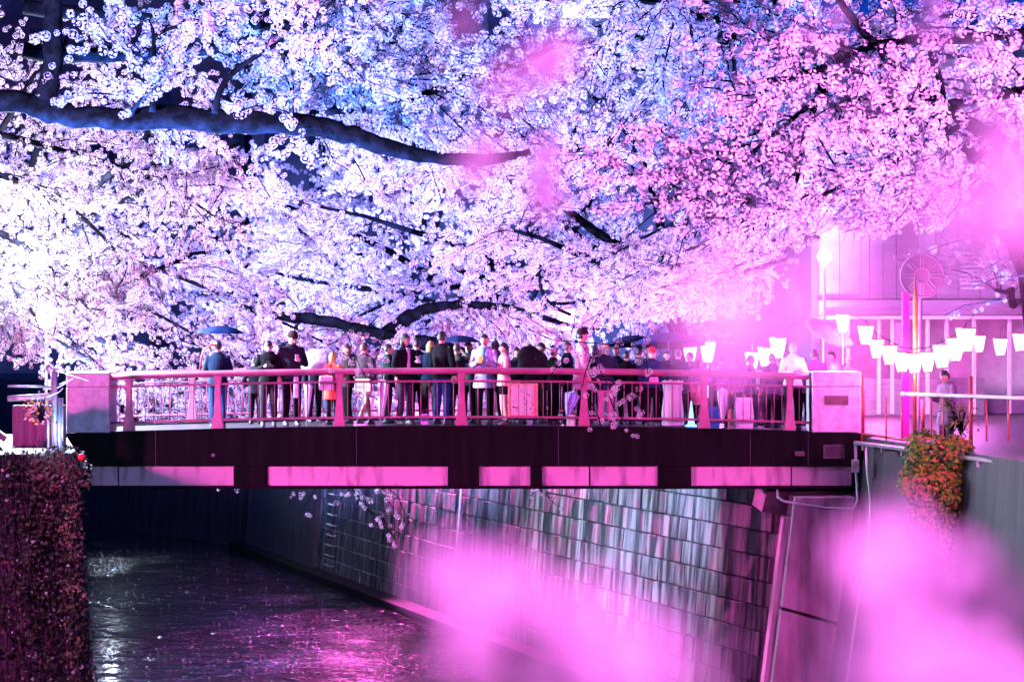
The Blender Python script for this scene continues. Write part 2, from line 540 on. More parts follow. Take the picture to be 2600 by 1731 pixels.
# lower edge: pale girder face set back, cast-shadow bands between built as dark blocks
ZG0, ZG1 = -1.165, -0.78
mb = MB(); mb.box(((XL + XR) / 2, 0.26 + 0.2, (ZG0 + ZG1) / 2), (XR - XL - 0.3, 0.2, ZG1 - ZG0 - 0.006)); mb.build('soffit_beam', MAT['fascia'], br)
panels = [(228, 296), (299, 593), (676, 1137), (1216, 1347), (1376, 1496), (1500, 1672), (1755, 2010), (2013, 2165)]
for a, b in panels:
    xa, xb = (a - 1300) / F * YB, (b - 1300) / F * YB
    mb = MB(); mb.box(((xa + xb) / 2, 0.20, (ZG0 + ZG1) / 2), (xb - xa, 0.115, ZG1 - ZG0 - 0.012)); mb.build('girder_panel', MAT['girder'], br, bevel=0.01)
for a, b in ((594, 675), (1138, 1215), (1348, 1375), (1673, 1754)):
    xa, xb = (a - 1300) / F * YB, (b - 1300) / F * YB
    mb = MB(); mb.box(((xa + xb) / 2, 0.11, (ZG0 + ZG1) / 2), (xb - xa + 0.01, 0.30, ZG1 - ZG0 - 0.004)); mb.build('shadow_block', MAT['fascia'], br, bevel=0.012)
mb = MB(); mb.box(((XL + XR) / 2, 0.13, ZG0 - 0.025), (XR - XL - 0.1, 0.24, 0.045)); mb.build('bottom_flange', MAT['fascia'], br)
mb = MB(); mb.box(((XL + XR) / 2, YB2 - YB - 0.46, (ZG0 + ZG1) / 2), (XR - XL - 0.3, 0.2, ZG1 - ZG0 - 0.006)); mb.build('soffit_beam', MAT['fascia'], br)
# cover plate with frame, drain recess, drain hole
mb = MB(); x = (2117 - 1300) / F * YB; z = W(0, 1146, YB).z
for dx, dz, w, h in ((0, 0.12, 0.40, 0.022), (0, -0.12, 0.40, 0.022), (-0.19, 0, 0.022, 0.22), (0.19, 0, 0.022, 0.22)):
    mb.box((x + dx, -0.012, z + dz), (w, 0.022, h))
mb.build('plate_frame', MAT['black'], br)
mb = MB(); mb.box((x, -0.006, z), (0.355, 0.01, 0.215)); mb.build('cover_plate', MAT['dark_concrete'], br)
mb = MB(); mb.box(((2030 - 1300) / F * YB, -0.02, W(0, 1151, YB).z), (0.19, 0.05, 0.10)); mb.build('drain_spout', MAT['black'], br, bevel=0.01)
mb = MB(); c = ((541 - 1300) / F * YB, 0, W(0, 1155, YB).z); mb.tube([(c[0], 0.02, c[2]), (c[0], -0.03, c[2])], 0.035, 10); mb.build('drain_spout', MAT['black'], br)
# vertical joints of the beam as thin recessed strips standing 3 mm proud
for px in (395, 905, 1418, 1905, 2052):
    mb = MB(); x = (px - 1300) / F * YB
    mb.box((x, -0.001, (arch(x) - 0.775) / 2), (0.010, 0.006, arch(x) + 0.76)); mb.build('joint', MAT['mortar'], br)


def pillar(px0, px1, y, label, plaque=False, deep=0.9, top=1.17, z0=None):
    xa, xb = (px0 - 1300) / F * y, (px1 - 1300) / F * y
    xc = (xa + xb) / 2; w = xb - xa
    r = empty('bridge_pillar', (xc, y + deep / 2, arch(xc) + 0.001), label=label, cat='pillar', group='granite pillars at the bridge ends')
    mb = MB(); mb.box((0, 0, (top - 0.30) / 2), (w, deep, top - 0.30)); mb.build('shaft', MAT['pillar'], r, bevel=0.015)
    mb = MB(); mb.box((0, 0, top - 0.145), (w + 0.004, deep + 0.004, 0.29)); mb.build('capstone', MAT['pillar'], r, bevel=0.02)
    mb = MB(); mb.box((0, 0, top - 0.295), (w - 0.03, deep - 0.03, 0.014)); mb.build('joint', MAT['black'], r)
    if plaque:
        mb = MB(); mb.box((0, -deep / 2 - 0.008, 0.62), (0.46, 0.02, 0.175)); mb.build('plaque', MAT['plaque'], r, bevel=0.004)
    return r


pl = pillar(168, 277, 44.99, 'pink lit granite pillar with vine traces at the left end of the bridge')
pillar(2062, 2186, 44.99, 'pale granite pillar with dark plaque at the right end of the bridge', True)
pillar(1912, 1976, 48.7, 'granite pillar with dark plaque behind the railing, partly hidden by white bundles', True, top=1.1)
# dried vine stems clinging to the left pillar
vn = MB()
r2 = random.Random(5)
xc = pl.location.x; yf = 44.99
for k in range(14):
    x = r2.uniform(-0.36, 0.36); z = r2.uniform(0.02, 0.5); pts = []
    dx = r2.uniform(-0.5, 0.5)
    for i in range(7):
        pts.append((x, 0, z)); x += dx * 0.06 + r2.uniform(-0.035, 0.035); z += r2.uniform(0.02, 0.09)
        x = max(-0.4, min(0.4, x)); z = min(z, 0.84)
    vn.tube(pts, [0.006 - 0.0006 * i for i in range(7)], 4)
vo = vn.build('clinging_vine', M_('dry_vine', (0.8, 0.72, 0.72), 0.8), None, loc=(xc, yf - 0.012, arch(xc)))
tag(vo, 'thin bare vine stems clinging to the pink left pillar', 'vine')

# railing ---------------------------------------------------------------


def post_mb(h):
    mb = MB()
    rg = [(0.0, 0.115), (0.10, 0.105), (0.25, 0.085), (0.45, 0.068), (0.65, 0.058), (0.82, 0.056), (0.93, 0.075), (1.0, 0.085)]
    vs = []
    for t, w in rg:
        z = t * h
        hw = w; d = w * 0.6
        vs += [(-hw, -d, z), (hw, -d, z), (hw, d, z), (-hw, d, z)]
    n = len(rg); fs = []
    for i in range(n - 1):
        for k in range(4):
            a = i * 4 + k; b = i * 4 + (k + 1) % 4
            fs.append((a, b, b + 4, a + 4))
    fs += [(3, 2, 1, 0), tuple(range((n - 1) * 4, n * 4))]
    mb.add(vs, fs)
    return mb


def railing(y, x0, x1, posts, label, nbal, topr=0.062):
    r = empty('bridge_railing', (0, y, 0), label=label, cat='railing', group='steel railings along both edges of the footbridge')
    X = np.linspace(x0, x1, 34)
    top = 1.055
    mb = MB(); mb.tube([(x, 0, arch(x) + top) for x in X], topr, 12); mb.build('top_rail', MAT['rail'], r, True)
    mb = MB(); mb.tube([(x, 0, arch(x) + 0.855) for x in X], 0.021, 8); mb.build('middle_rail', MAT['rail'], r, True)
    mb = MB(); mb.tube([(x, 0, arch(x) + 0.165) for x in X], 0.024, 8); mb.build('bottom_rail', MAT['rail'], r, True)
    pm = post_mb(top - 0.035).mesh('post', MAT['rail'])
    for x in posts:
        o = bpy.data.objects.new('post', pm); COL.objects.link(o); o.parent = r; o.location = (x, 0, arch(x))
        b = o.modifiers.new('bevel', 'BEVEL'); b.width = 0.012; b.segments = 2
    bmm = MB(); bmm.tube([(0, 0, 0.165), (0, 0, 0.855)], 0.0095, 6)
    bm_ = bmm.mesh('baluster', MAT['rail'], True)
    px = [x0] + list(posts) + [x1]
    for a, b in zip(px[:-1], px[1:]):
        n = max(1, round((b - a) / 0.153))
        for i in range(1, n):
            x = a + (b - a) * i / n
            o = bpy.data.objects.new('baluster', bm_); COL.objects.link(o); o.parent = r; o.location = (x, 0, arch(x))
    return r


posts = [(p - 1300) / F * (YB + 0.14) for p in (328, 553, 862, 1172, 1483, 1788, 2005)]
railing(YB + 0.14, (278 - 1300) / F * YB, (2056 - 1300) / F * YB, posts, 'pink lit steel railing with flared posts along the near edge of the bridge', 8)
railing(YB2 - 0.14, -8.3, 5.3, [(488 - 1300) / F * 49.46 + 2.45 * i for i in range(5)], 'steel railing behind the crowd along the far edge of the bridge', 8)
for px in (2050,):
    mb = MB(); x = (2056 - 1300) / F * 45.1
    mb.box((0, 0, 0.57), (0.05, 0.10, 1.14)); o = mb.build('end_post', MAT['black'], None, loc=(x + 0.03, 45.2, arch(x))); tag(o, 'narrow dark end post between the railing and the right pillar', 'post')

# abutment pier at the right --------------------------------------------
ab = empty('concrete_abutment', (5.6, 44.3, ZW), label='leaning pale concrete pier under the right end of the bridge', cat='pier')


def slab(parent, pts_front, depth, mat, name):
    o0 = parent.location
    f = [Vector(p) - o0 for p in pts_front]
    mb = MB(); mb.add(f + [p + Vector((0, depth, 0)) for p in f], [(0, 1, 2, 3), (7, 6, 5, 4), (0, 4, 5, 1), (1, 5, 6, 2), (2, 6, 7, 3), (3, 7, 4, 0)])
    o = mb.build(name, mat, parent, bevel=0.015); fix_normals(o); return o


slab(ab, [W(2018, 1262, 44.6), W(2172, 1262, 44.6), W(2128, 1578, 44.25), W(1984, 1540, 44.25)], 0.9, MAT['concrete'], 'pier_panel')
slab(ab, [W(1982, 1548, 44.25), W(2127, 1586, 44.25), W(2060, 2060, 43.7), W(1925, 2040, 43.7)], 0.9, MAT['concrete'], 'pier_panel')
slab(ab, [W(1990, 1310, 44.75), W(2012, 1310, 44.75), W(1962, 1760, 44.3), W(1900, 2040, 44.0)], 0.5, MAT['concrete'], 'edge_strip')
slab(ab, [W(1950, 1236, 45.6), W(2180, 1236, 45.6), W(2165, 1330, 45.5), W(1935, 1300, 45.5)], 2.0, MAT['dark_concrete'], 'bearing_shelf')
slab(ab, [W(2010, 1300, 45.2), W(2260, 1210, 45.6), W(2260, 2060, 45.2), W(1960, 2060, 45.2)], 2.0, MAT['dark_concrete'], 'core')

# pipes
def pipe_obj(name, pts, r, mat, label, cat='pipe', seg=8, group=None):
    b = Vector(pts[-1])
    e = MB(); e.tube([Vector(p) - b for p in pts], r, seg)
    o = e.build(name, mat, None, True, loc=b)
    return tag(o, label, cat, group)


pipe_obj('conduit', [W(2172, 1128, 44.2), W(2174, 1200, 44.2), W(2178, 1270, 44.2), W(2165, 1292, 44.2), W(2100, 1290, 44.3), W(1990, 1272, 44.4), W(1975, 1262, 44.5), W(1974, 1244, 44.6)], 0.026, MAT['steel'], 'grey conduit bending under the right end of the bridge')
pipe_obj('conduit', [W(2198, 1135, 44.0), W(2202, 1200, 44.0), W(2210, 1260, 44.0), W(2209, 1360, 43.9), W(2196, 1440, 43.8), W(2175, 1560, 43.7), W(2150, 1731, 43.6), W(2120, 1900, 43.5)], 0.022, MAT['shop'], 'thin pale pink conduit dropping down the dark wall right of the pier')
mb = MB(); mb.box((0, 0, 0), (0.13, 0.10, 0.24)); o = mb.build('junction_box', MAT['steel'], None, bevel=0.01, loc=W(2172, 1183, 44.1)); tag(o, 'small grey junction box on the conduit below the pillar', 'box')
mb = MB()
edge = [W(2172, 1124, 44.3), W(2320, 1143, 41.0), W(2520, 1172, 37.6), W(2640, 1190, 36)]
e0 = edge[0].copy()
pp = empty('edge_pipe', e0, label='pale horizontal pipe along the top of the right canal wall', cat='pipe')
mb.tube([p - e0 for p in edge], 0.04, 8); mb.build('pipe', MAT['steel'], pp, True)
for t in np.linspace(0.05, 0.95, 9):
    i = min(2, int(t * 3)); f_ = t * 3 - i
    p = edge[i].lerp(edge[i + 1], f_) - e0
    mb = MB(); mb.box(p + Vector((0, 0, -0.05)), (0.06, 0.12, 0.14)); mb.build('bracket', MAT['steel'], pp)

# right street railings -------------------------------------------------
sr = empty('street_railing', W(2190, 1120, 44.6), label='red and pink street railing beyond the right pillar', cat='railing')
o0 = sr.location.copy()
for (px, py0, py1, Y) in ((2191, 955, 1120, 44.6), (2322, 1005, 1135, 42.0), (2343, 1015, 1120, 43), (2465, 955, 1140, 40.2)):
    mb = MB(); mb.tube([W(px, py1, Y) - o0, W(px, py0, Y) - o0], 0.035, 8); mb.build('post', MAT['rail_red'], sr, True)
mb = MB(); mb.tube([W(2192, 1101, 44.6) - o0, W(2322, 1118, 42.0) - o0], 0.03, 8); mb.build('bottom_rail', MAT['rail_red'], sr, True)
mb = MB(); mb.tube([W(2290, 999, 42.4) - o0, W(2400, 1004, 41.2) - o0, W(2530, 1008, 39.0) - o0, W(2660, 1012, 37) - o0], 0.035, 8); mb.build('top_rail', MAT['shop'], sr, True)
for px in (2250, 2290, 2365, 2395, 2505, 2560):
    Y = 42.5 - (px - 2250) * 0.012
    mb = MB(); mb.tube([W(px, 1120, Y) - o0, W(px, 1008, Y) - o0], 0.016, 6); mb.build('baluster', MAT['rail_red'], sr, True)

# ------------------------------------------------------------ trees
def point_cluster_nodes(mat, rad_f=0.0185, n_ico=1, r_cl=0.046):
    """blossom clusters: twelve five-petalled flowers on a small ball, instanced on the vertices"""
    ng = bpy.data.node_groups.new('blossom_clusters', 'GeometryNodeTree')
    ng.interface.new_socket('Geometry', in_out='INPUT', socket_type='NodeSocketGeometry')
    ng.interface.new_socket('Geometry', in_out='OUTPUT', socket_type='NodeSocketGeometry')
    N = ng.nodes; L = ng.links
    gi = N.new('NodeGroupInput'); go = N.new('NodeGroupOutput')
    circ = N.new('GeometryNodeMeshCircle'); circ.fill_type = 'TRIANGLE_FAN'
    circ.inputs['Vertices'].default_value = 10; circ.inputs['Radius'].default_value = rad_f
    idx = N.new('GeometryNodeInputIndex')
    mod = N.new('ShaderNodeMath'); mod.operation = 'MODULO'; mod.inputs[1].default_value = 2
    L.new(idx.outputs[0], mod.inputs[0])
    pos = N.new('GeometryNodeInputPosition')
    ln = N.new('ShaderNodeVectorMath'); ln.operation = 'LENGTH'; L.new(pos.outputs[0], ln.inputs[0])
    dv = N.new('ShaderNodeMath'); dv.operation = 'DIVIDE'; dv.inputs[1].default_value = rad_f; L.new(ln.outputs['Value'], dv.inputs[0])
    st = N.new('GeometryNodeStoreNamedAttribute'); st.data_type = 'FLOAT'; st.domain = 'POINT'; st.inputs['Name'].default_value = 'rad'
    L.new(circ.outputs[0], st.inputs['Geometry']); L.new(dv.outputs[0], st.inputs['Value'])
    # every other rim vertex pulled in, all rim vertices lifted: a cupped star
    mr = N.new('ShaderNodeMapRange'); mr.inputs[3].default_value = 1.12; mr.inputs[4].default_value = 0.66; L.new(mod.outputs[0], mr.inputs[0])
    sc = N.new('ShaderNodeVectorMath'); sc.operation = 'SCALE'; L.new(pos.outputs[0], sc.inputs[0]); L.new(mr.outputs[0], sc.inputs['Scale'])
    cz = N.new('ShaderNodeMath'); cz.operation = 'MULTIPLY'; cz.inputs[1].default_value = 0.35; L.new(ln.outputs['Value'], cz.inputs[0])
    cx = N.new('ShaderNodeCombineXYZ'); L.new(cz.outputs[0], cx.inputs[2])
    ad = N.new('ShaderNodeVectorMath'); ad.operation = 'ADD'; L.new(sc.outputs[0], ad.inputs[0]); L.new(cx.outputs[0], ad.inputs[1])
    sp = N.new('GeometryNodeSetPosition'); L.new(st.outputs[0], sp.inputs['Geometry']); L.new(ad.outputs[0], sp.inputs['Position'])
    sm = N.new('GeometryNodeSetMaterial'); sm.inputs['Material'].default_value = mat; L.new(sp.outputs[0], sm.inputs['Geometry'])
    ico = N.new('GeometryNodeMeshIcoSphere'); ico.inputs['Radius'].default_value = r_cl; ico.inputs['Subdivisions'].default_value = n_ico
    nrm = N.new('GeometryNodeInputNormal')
    al = N.new('FunctionNodeAlignRotationToVector'); al.axis = 'Z'
    L.new(nrm.outputs[0], al.inputs['Vector'])
    i1 = N.new('GeometryNodeInstanceOnPoints'); L.new(ico.outputs[0], i1.inputs['Points']); L.new(sm.outputs[0], i1.inputs['Instance']); L.new(al.outputs[0], i1.inputs['Rotation'])
    rs = N.new('FunctionNodeRandomValue'); rs.data_type = 'FLOAT'; rs.inputs[2].default_value = 0.7; rs.inputs[3].default_value = 1.35
    L.new(rs.outputs[1], i1.inputs['Scale'])
    rl = N.new('GeometryNodeRealizeInstances'); L.new(i1.outputs[0], rl.inputs[0])
    rr = N.new('FunctionNodeRandomValue'); rr.data_type = 'FLOAT_VECTOR'; rr.inputs[0].default_value = (0, 0, 0); rr.inputs[1].default_value = (6.28, 6.28, 6.28)
    na = N.new('GeometryNodeInputNamedAttribute'); na.data_type = 'FLOAT'; na.inputs[0].default_value = 'size'
    i2 = N.new('GeometryNodeInstanceOnPoints'); L.new(gi.outputs[0], i2.inputs['Points']); L.new(rl.outputs[0], i2.inputs['Instance'])
    L.new(rr.outputs[0], i2.inputs['Rotation']); L.new(na.outputs['Attribute'], i2.inputs['Scale'])
    L.new(i2.outputs[0], go.inputs[0])
    return ng


NG = point_cluster_nodes(MAT['blossom'])
n_clusters = 0


def blossoms(pts, sizes, parent, label=None):
    global n_clusters
    me = bpy.data.meshes.new('blossoms')
    co = np.array(pts, dtype=np.float32)
    me.vertices.add(len(co)); me.vertices.foreach_set('co', co.ravel())
    a = me.attributes.new('size', 'FLOAT', 'POINT'); a.data.foreach_set('value', np.array(sizes, dtype=np.float32))
    me.materials.append(MAT['blossom'])
    me.update()
    o = bpy.data.objects.new('blossoms', me); COL.objects.link(o)
    if parent: o.parent = parent
    md = o.modifiers.new('flowers', 'NODES'); md.node_group = NG
    tag(o, kind='stuff')
    n_clusters += len(pts)
    return o


class Tree:
    def __init__(s, base, seed, keep=None, csize=1.0, dens=1.0):
        s.base = Vector(base); s.r = random.Random(seed); s.trunks = []; s.tw = MB(); s.pts = []; s.sz = []
        s.keep = keep or (lambda p: True); s.cs = csize; s.dens = dens

    def L(s, p): return p - s.base

    def limb(s, pts, rad, kids=True, lvl=1, klen=2.4, nk=None):
        pts = [Vector(p) for p in pts]
        # smooth the given polyline
        for _ in range(2):
            q = [pts[0]]; r2 = [rad[0]]
            for i in range(len(pts) - 1):
                q.append(pts[i].lerp(pts[i + 1], 0.5)); r2.append((rad[i] + rad[i + 1]) / 2)
                q.append(pts[i + 1]); r2.append(rad[i + 1])
            for i in range(1, len(q) - 1):
                if i % 2 == 0: q[i] = q[i] * 0.5 + (q[i - 1] + q[i + 1]) * 0.25
            pts, rad = q, r2
        pts2 = [p + Vector((s.r.uniform(-1, 1), s.r.uniform(-1, 1), s.r.uniform(-1, 1))) * rad[i] * 0.18 for i, p in enumerate(pts)]
        s.trunks.append(MB()); s.trunks[-1].tube([s.L(p) for p in pts2], [r_ * s.r.uniform(0.92, 1.08) for r_ in rad], 10)
        if kids:
            ln = sum((pts[i + 1] - pts[i]).length for i in range(len(pts) - 1))
            n = nk or int(ln * 2.0)
            for k in range(n):
                t = s.r.uniform(0.12, 1.0); i = min(len(pts) - 2, int(t * (len(pts) - 1)))
                p = pts[i].lerp(pts[i + 1], s.r.random()); d = (pts[i + 1] - pts[i]).normalized()
                s.grow(p, s.spread(d, 0.5, 1.3), klen * s.r.uniform(0.6, 1.2), min(rad[i] * 0.5, 0.045), 1)

    def spread(s, d, a0, a1):
        ax = Vector((s.r.gauss(0, 1), s.r.gauss(0, 1), s.r.gauss(0, 1)))
        ax = ax.cross(d)
        if ax.length < 1e-3: ax = Vector((1, 0, 0))
        v = Matrix.Rotation(s.r.uniform(a0, a1), 3, ax.normalized()) @ d
        v.z *= 0.65
        return v.normalized()

    def grow(s, p, d, L, rad, lvl):
        n = 6 if lvl < 2 else 4
        if lvl >= 1 and not (s.keep(p + d * L * 0.5) and s.keep(p + d * L * 0.9)): return
        pts = [p.copy()]; q = p.copy(); d = d.copy()
        for i in range(n):
            d += Vector((s.r.uniform(-1, 1), s.r.uniform(-1, 1), s.r.uniform(-1, 1))) * 0.22
            d.z += 0.05 if lvl == 0 and i < 3 else -0.07
            d.normalize()
            q = q + d * (L / n); pts.append(q.copy())
        rr = [rad * (1 - 0.75 * i / n) + (0.004 if lvl < 2 else 0.0015) for i in range(n + 1)]
        if lvl == 1: rr = [min(q_, 0.014) for q_ in rr]
        if lvl == 0:
            s.trunks.append(MB()); s.trunks[-1].tube([s.L(x) for x in pts], rr, 8)
        else:
            s.tw.tube([s.L(x) for x in pts], rr, 4 if lvl == 1 else 3, cap=False)
        if lvl < 2:
            nk = int((9 if lvl == 0 else 7) * (L / (5.5 if lvl == 0 else 2.4)) * s.r.uniform(0.85, 1.2) + 1)
            for k in range(nk):
                t = s.r.uniform(0.2, 1.0) * n; i = min(n - 1, int(t)); c = pts[i].lerp(pts[i + 1], t - i)
                dd = (pts[i + 1] - pts[i]).normalized()
                if lvl == 0: s.grow(c, s.spread(dd, 0.5, 1.3), s.r.uniform(1.6, 3.0), rr[i] * 0.5, 1)
                else: s.grow(c, s.spread(dd, 0.4, 1.2), s.r.uniform(0.6, 1.2), 0.008, 2)
        if lvl >= 1:
            st = 0.115 / s.dens
            m = int(L / st)
            for k in range(m):
                t = (k + s.r.random()) / m * n; i = min(n - 1, int(t)); c = pts[i].lerp(pts[i + 1], t - i)
                j = 0.07
                c = c + Vector((s.r.uniform(-j, j), s.r.uniform(-j, j), s.r.uniform(-j, j)))
                if lvl == 1 and s.r.random() < 0.15: continue
                if s.keep(c):
                    s.pts.append(tuple(s.L(c))); s.sz.append(s.cs * s.r.uniform(0.65, 1.3))

    def finish(s, label, group='cherry trees in full bloom along the canal', trunkname='trunk'):
        root = empty('cherry_tree', s.base, label=label, cat='tree', group=group)
        for i, m in enumerate(s.trunks): m.build('trunk' if i == 0 else 'limb', MAT['bark'], root, True)
        if s.tw.v: tag(s.tw.build('twigs', MAT['bark'], root, True), kind='stuff')
        if s.pts: blossoms(s.pts, s.sz, root)
        return root


def auto_tree(x, y, seed, label, toward, keep, nl=8, hgt=1.0, csize=1.0, dens=1.0, limbL=6.5):
    t = Tree((x, y, ZS), seed, keep, csize, dens)
    r = t.r
    fork = Vector((x, y, 2.2 * hgt)) + Vector(toward) * 0.5
    t.limb([(x, y, ZS - 0.1), (x + r.uniform(-.2, .2), y, 1.0), fork], [0.36, 0.28, 0.25], kids=False)
    for k in range(nl):
        a = 2 * math.pi * (k + r.uniform(-0.3, 0.3)) / nl
        d = Vector((math.cos(a), math.sin(a), r.choice((0.25, 0.55, 0.9, 1.3)))) + Vector(toward) * 0.9
        d.normalize()
        t.grow(fork + Vector((0, 0, r.uniform(-0.6, 0.8))), d, limbL * r.uniform(0.75, 1.2), 0.15, 0)
    return t.finish(label)


def inframe(p, m=120):
    if p.y < 5: return False
    px = 1300 + p.x / p.y * F; py = 865.5 - (p.z - CAMZ) / p.y * F
    return -m < px < 2600 + m and -m - 60 < py < 1300, px, py


def keep_back(zfun):
    def k(p):
        # blossoms hang over the river and the banks; none in the air just above the people
        return p.z > zfun(p)
    return k


def z_low(p):
    px = 1300 + p.x / p.y * F
    if p.y < 50.6: return 2.75          # above the crowd on the deck
    if px > 1980: return 3.0
    if px > 1500: return 2.0
    if px > 620: return 0.2
    return -1.2


KB = keep_back(z_low)
TREES = [
    (14.2, 60, 'cherry tree behind the roof of the pink lit shop', (-1.0, -0.1, 0)),
    (4.6, 62, 'cherry tree standing behind the dark blue umbrellas on the bridge', (-0.8, 0, 0)),
    (0.6, 72, 'cherry tree on the right bank behind the middle of the bridge', (-0.7, 0, 0)),
    (-3.0, 86, 'cherry tree far up the right bank where the wall rungs are', (-0.7, 0, 0)),
    (-9.0, 98, 'far cherry tree at the bend of the canal', (-0.5, -0.3, 0)),
    (-12.5, 53, 'floodlit white cherry tree behind the left end of the bridge', (0.9, 0, 0)),
    (-17.0, 64, 'cherry tree on the left bank reaching over the water', (0.9, 0, 0)),
    (-21.5, 76, 'pale cherry tree farther up the left bank', (0.9, 0, 0)),
    (-26.0, 90, 'last cherry tree up the left bank before the bend', (0.8, 0, 0)),
]
for i, (x, y, lab, tw) in enumerate(TREES):
    far = y > 60
    auto_tree(x, y, 100 + i, lab, tw, KB, nl=7 if not far else 7, hgt=1.0 + (0.25 if far else 0), csize=1.05 if not far else 1.2, dens=0.9 if not far else 0.85, limbL=7.0 if not far else 8.5)

# the big dark limb crossing behind the people's heads, with its tree on the left
t = Tree((1.6, 63, ZS), 32, KB, 1.1, 1.2)
t.limb([(1.6, 63, ZS), W(1330, 960, 61), W(1200, 900, 60), W(1060, 868, 59.5), W(940, 840, 59), W(870, 824, 59), W(790, 808, 59), W(700, 806, 59), W(610, 775, 59)], [0.32, 0.27, 0.22, 0.18, 0.14, 0.13, 0.15, 0.12, 0.05], nk=16)
t.limb([W(975, 845, 59.3), W(1030, 812, 60), W(1080, 782, 60), W(1170, 770, 60), W(1260, 778, 60), W(1350, 795, 60), W(1450, 830, 60), W(1520, 835, 61)], [0.17, 0.18, 0.15, 0.12, 0.10, 0.08, 0.06, 0.03], nk=14)
t.limb([W(1450, 800, 60), W(1376, 770, 60), W(1370, 690, 60), W(1372, 640, 60), W(1340, 590, 60)], [0.05, 0.05, 0.045, 0.04, 0.02], nk=8, klen=1.6)
t.limb([W(1380, 772, 60), W(1480, 770, 60), W(1590, 740, 60), W(1640, 700, 60)], [0.045, 0.04, 0.03, 0.015], nk=6, klen=1.4)
t.finish('cherry tree whose black limb arches above the umbrella and hatted man')

t = Tree((14.0, 55, ZS), 74, keep_back(lambda p: 2.1 if p.x > 3 else 1.0), 1.0, 1.2)
t.limb([(14, 55, ZS), (13.8, 55, 1.6), (13.2, 55, 3.4)], [0.30, 0.26, 0.2], kids=False)
for pl_, Yd in (([(2080, 600), (1950, 640), (1820, 700), (1690, 760)], 54), ([(2060, 540), (1880, 590), (1720, 640), (1560, 720)], 55), ([(2000, 660), (1850, 700), (1760, 750)], 53), ([(1980, 480), (1760, 540), (1600, 620), (1480, 690)], 57),
            ([(1700, 640), (1690, 700), (1680, 760)], 58)):
    t.limb([W(a, b, Yd) for a, b in pl_], [0.07, 0.05, 0.03, 0.015][:len(pl_)], nk=18, klen=1.5)
t.finish('cherry tree with pale blossoms hanging over the blue umbrella and pink haze')

t = Tree((-12.2, 47.5, ZS), 73, keep_back(lambda p: 1.2), 1.0, 1.2)
t.limb([(-12.2, 47.5, ZS), (-12.0, 47.5, 1.4), (-11.2, 47.5, 2.8)], [0.30, 0.26, 0.2], kids=False)
for pl_, Yd in (([(-60, 420), (100, 480), (230, 560), (330, 680)], 48), ([(-60, 560), (60, 620), (150, 700), (230, 790)], 47.2), ([(-60, 680), (30, 730), (90, 800)], 46.8), ([(-60, 330), (160, 380), (400, 450), (560, 560)], 49)):
    t.limb([W(a, b, Yd) for a, b in pl_], [0.09, 0.06, 0.04, 0.02][:len(pl_)], nk=18, klen=1.5)
t.finish('overexposed white cherry tree right above the left pillar')

# low drooping limbs of the left bank trees, behind the railing
t = Tree((-12.6, 55, ZS), 71, keep_back(lambda p: -1.6), 1.0, 1.1)
t.limb([(-12.6, 55, ZS), (-12.4, 55, 1.2), (-11.8, 55, 2.4)], [0.30, 0.26, 0.2], kids=False)
for pl_, Yd in (([(-60, 640), (120, 690), (330, 760), (520, 860), (640, 960)], 56), ([(-60, 760), (150, 810), (300, 880), (430, 980), (500, 1060)], 54.5),
            ([(-60, 700), (250, 770), (480, 880), (760, 930), (900, 1000)], 58.5), ([(100, 850), (260, 930), (360, 1020), (420, 1080)], 53), ([(-40, 560), (300, 640), (600, 760), (800, 860), (960, 930)], 60)):
    t.limb([W(a, b, Yd + (a + 60) * 0.001) for a, b in pl_], [0.10, 0.07, 0.05, 0.03, 0.015][:len(pl_)], nk=20, klen=1.7)
t.finish('cherry tree drooping behind the railing at the left half of the bridge')
t = Tree((1.2, 67, ZS), 72, keep_back(lambda p: -1.2), 1.1, 1.1)
t.limb([(1.2, 67, ZS), (1.0, 67, 1.2), (0.4, 67, 2.2)], [0.28, 0.24, 0.18], kids=False)
for pl_, Yd in (([(1420, 700), (1250, 780), (1080, 860), (960, 960)], 66), ([(1420, 760), (1300, 840), (1180, 920), (1130, 1040)], 65), ([(1560, 740), (1440, 820), (1380, 920), (1330, 1040)], 66), ([(1400, 640), (1100, 720), (860, 820), (720, 930)], 68),
            ([(1480, 640), (1560, 700), (1640, 770), (1760, 810)], 64)):
    t.limb([W(a, b, Yd) for a, b in pl_], [0.08, 0.06, 0.04, 0.02], nk=18, klen=1.8)
t.finish('cherry tree filling the gaps behind the middle of the crowd')

# near-left tree with the long limb over the water ---------------------------
def k_nl(p):
    f = inframe(p)
    if f is False: return False
    return p.z > 3.1 and not (f[2] > 700)
t = Tree((-11.6, 38.2, ZS), 41, k_nl, 1.15, 0.8)
Y1 = 38.0
t.limb([(-11.6, 38.2, ZS), (-11.5, 38.2, 2.2), (-11.2, 38.1, 4.0), W(-330, 230, Y1), W(-300, 20, Y1)], [0.34, 0.3, 0.26, 0.2, 0.15], kids=False)
t.limb([W(-390, 330, Y1), W(-240, 250, Y1), W(-60, 240, Y1), W(80, 265, Y1)], [0.24, 0.22, 0.20, 0.18], kids=False)
t.limb([W(95, 290, Y1), W(128, 230, Y1 + .1), W(138, 90, Y1 + .3), W(132, -90, Y1 + .6)], [0.17, 0.17, 0.165, 0.15], kids=False)
big = [(70, 262, 27), (140, 292, 29), (240, 302, 29), (388, 300, 30), (560, 306, 31), (720, 314, 29), (830, 326, 27), (920, 350, 25), (1000, 382, 22), (1080, 402, 18), (1180, 408, 16), (1290, 404, 13), (1345, 385, 9)]
t.limb([W(a, b, Y1 + (a - 70) * 0.0012) for a, b, c in big], [c * 1.02 / F * Y1 for a, b, c in big], nk=4, klen=1.3)
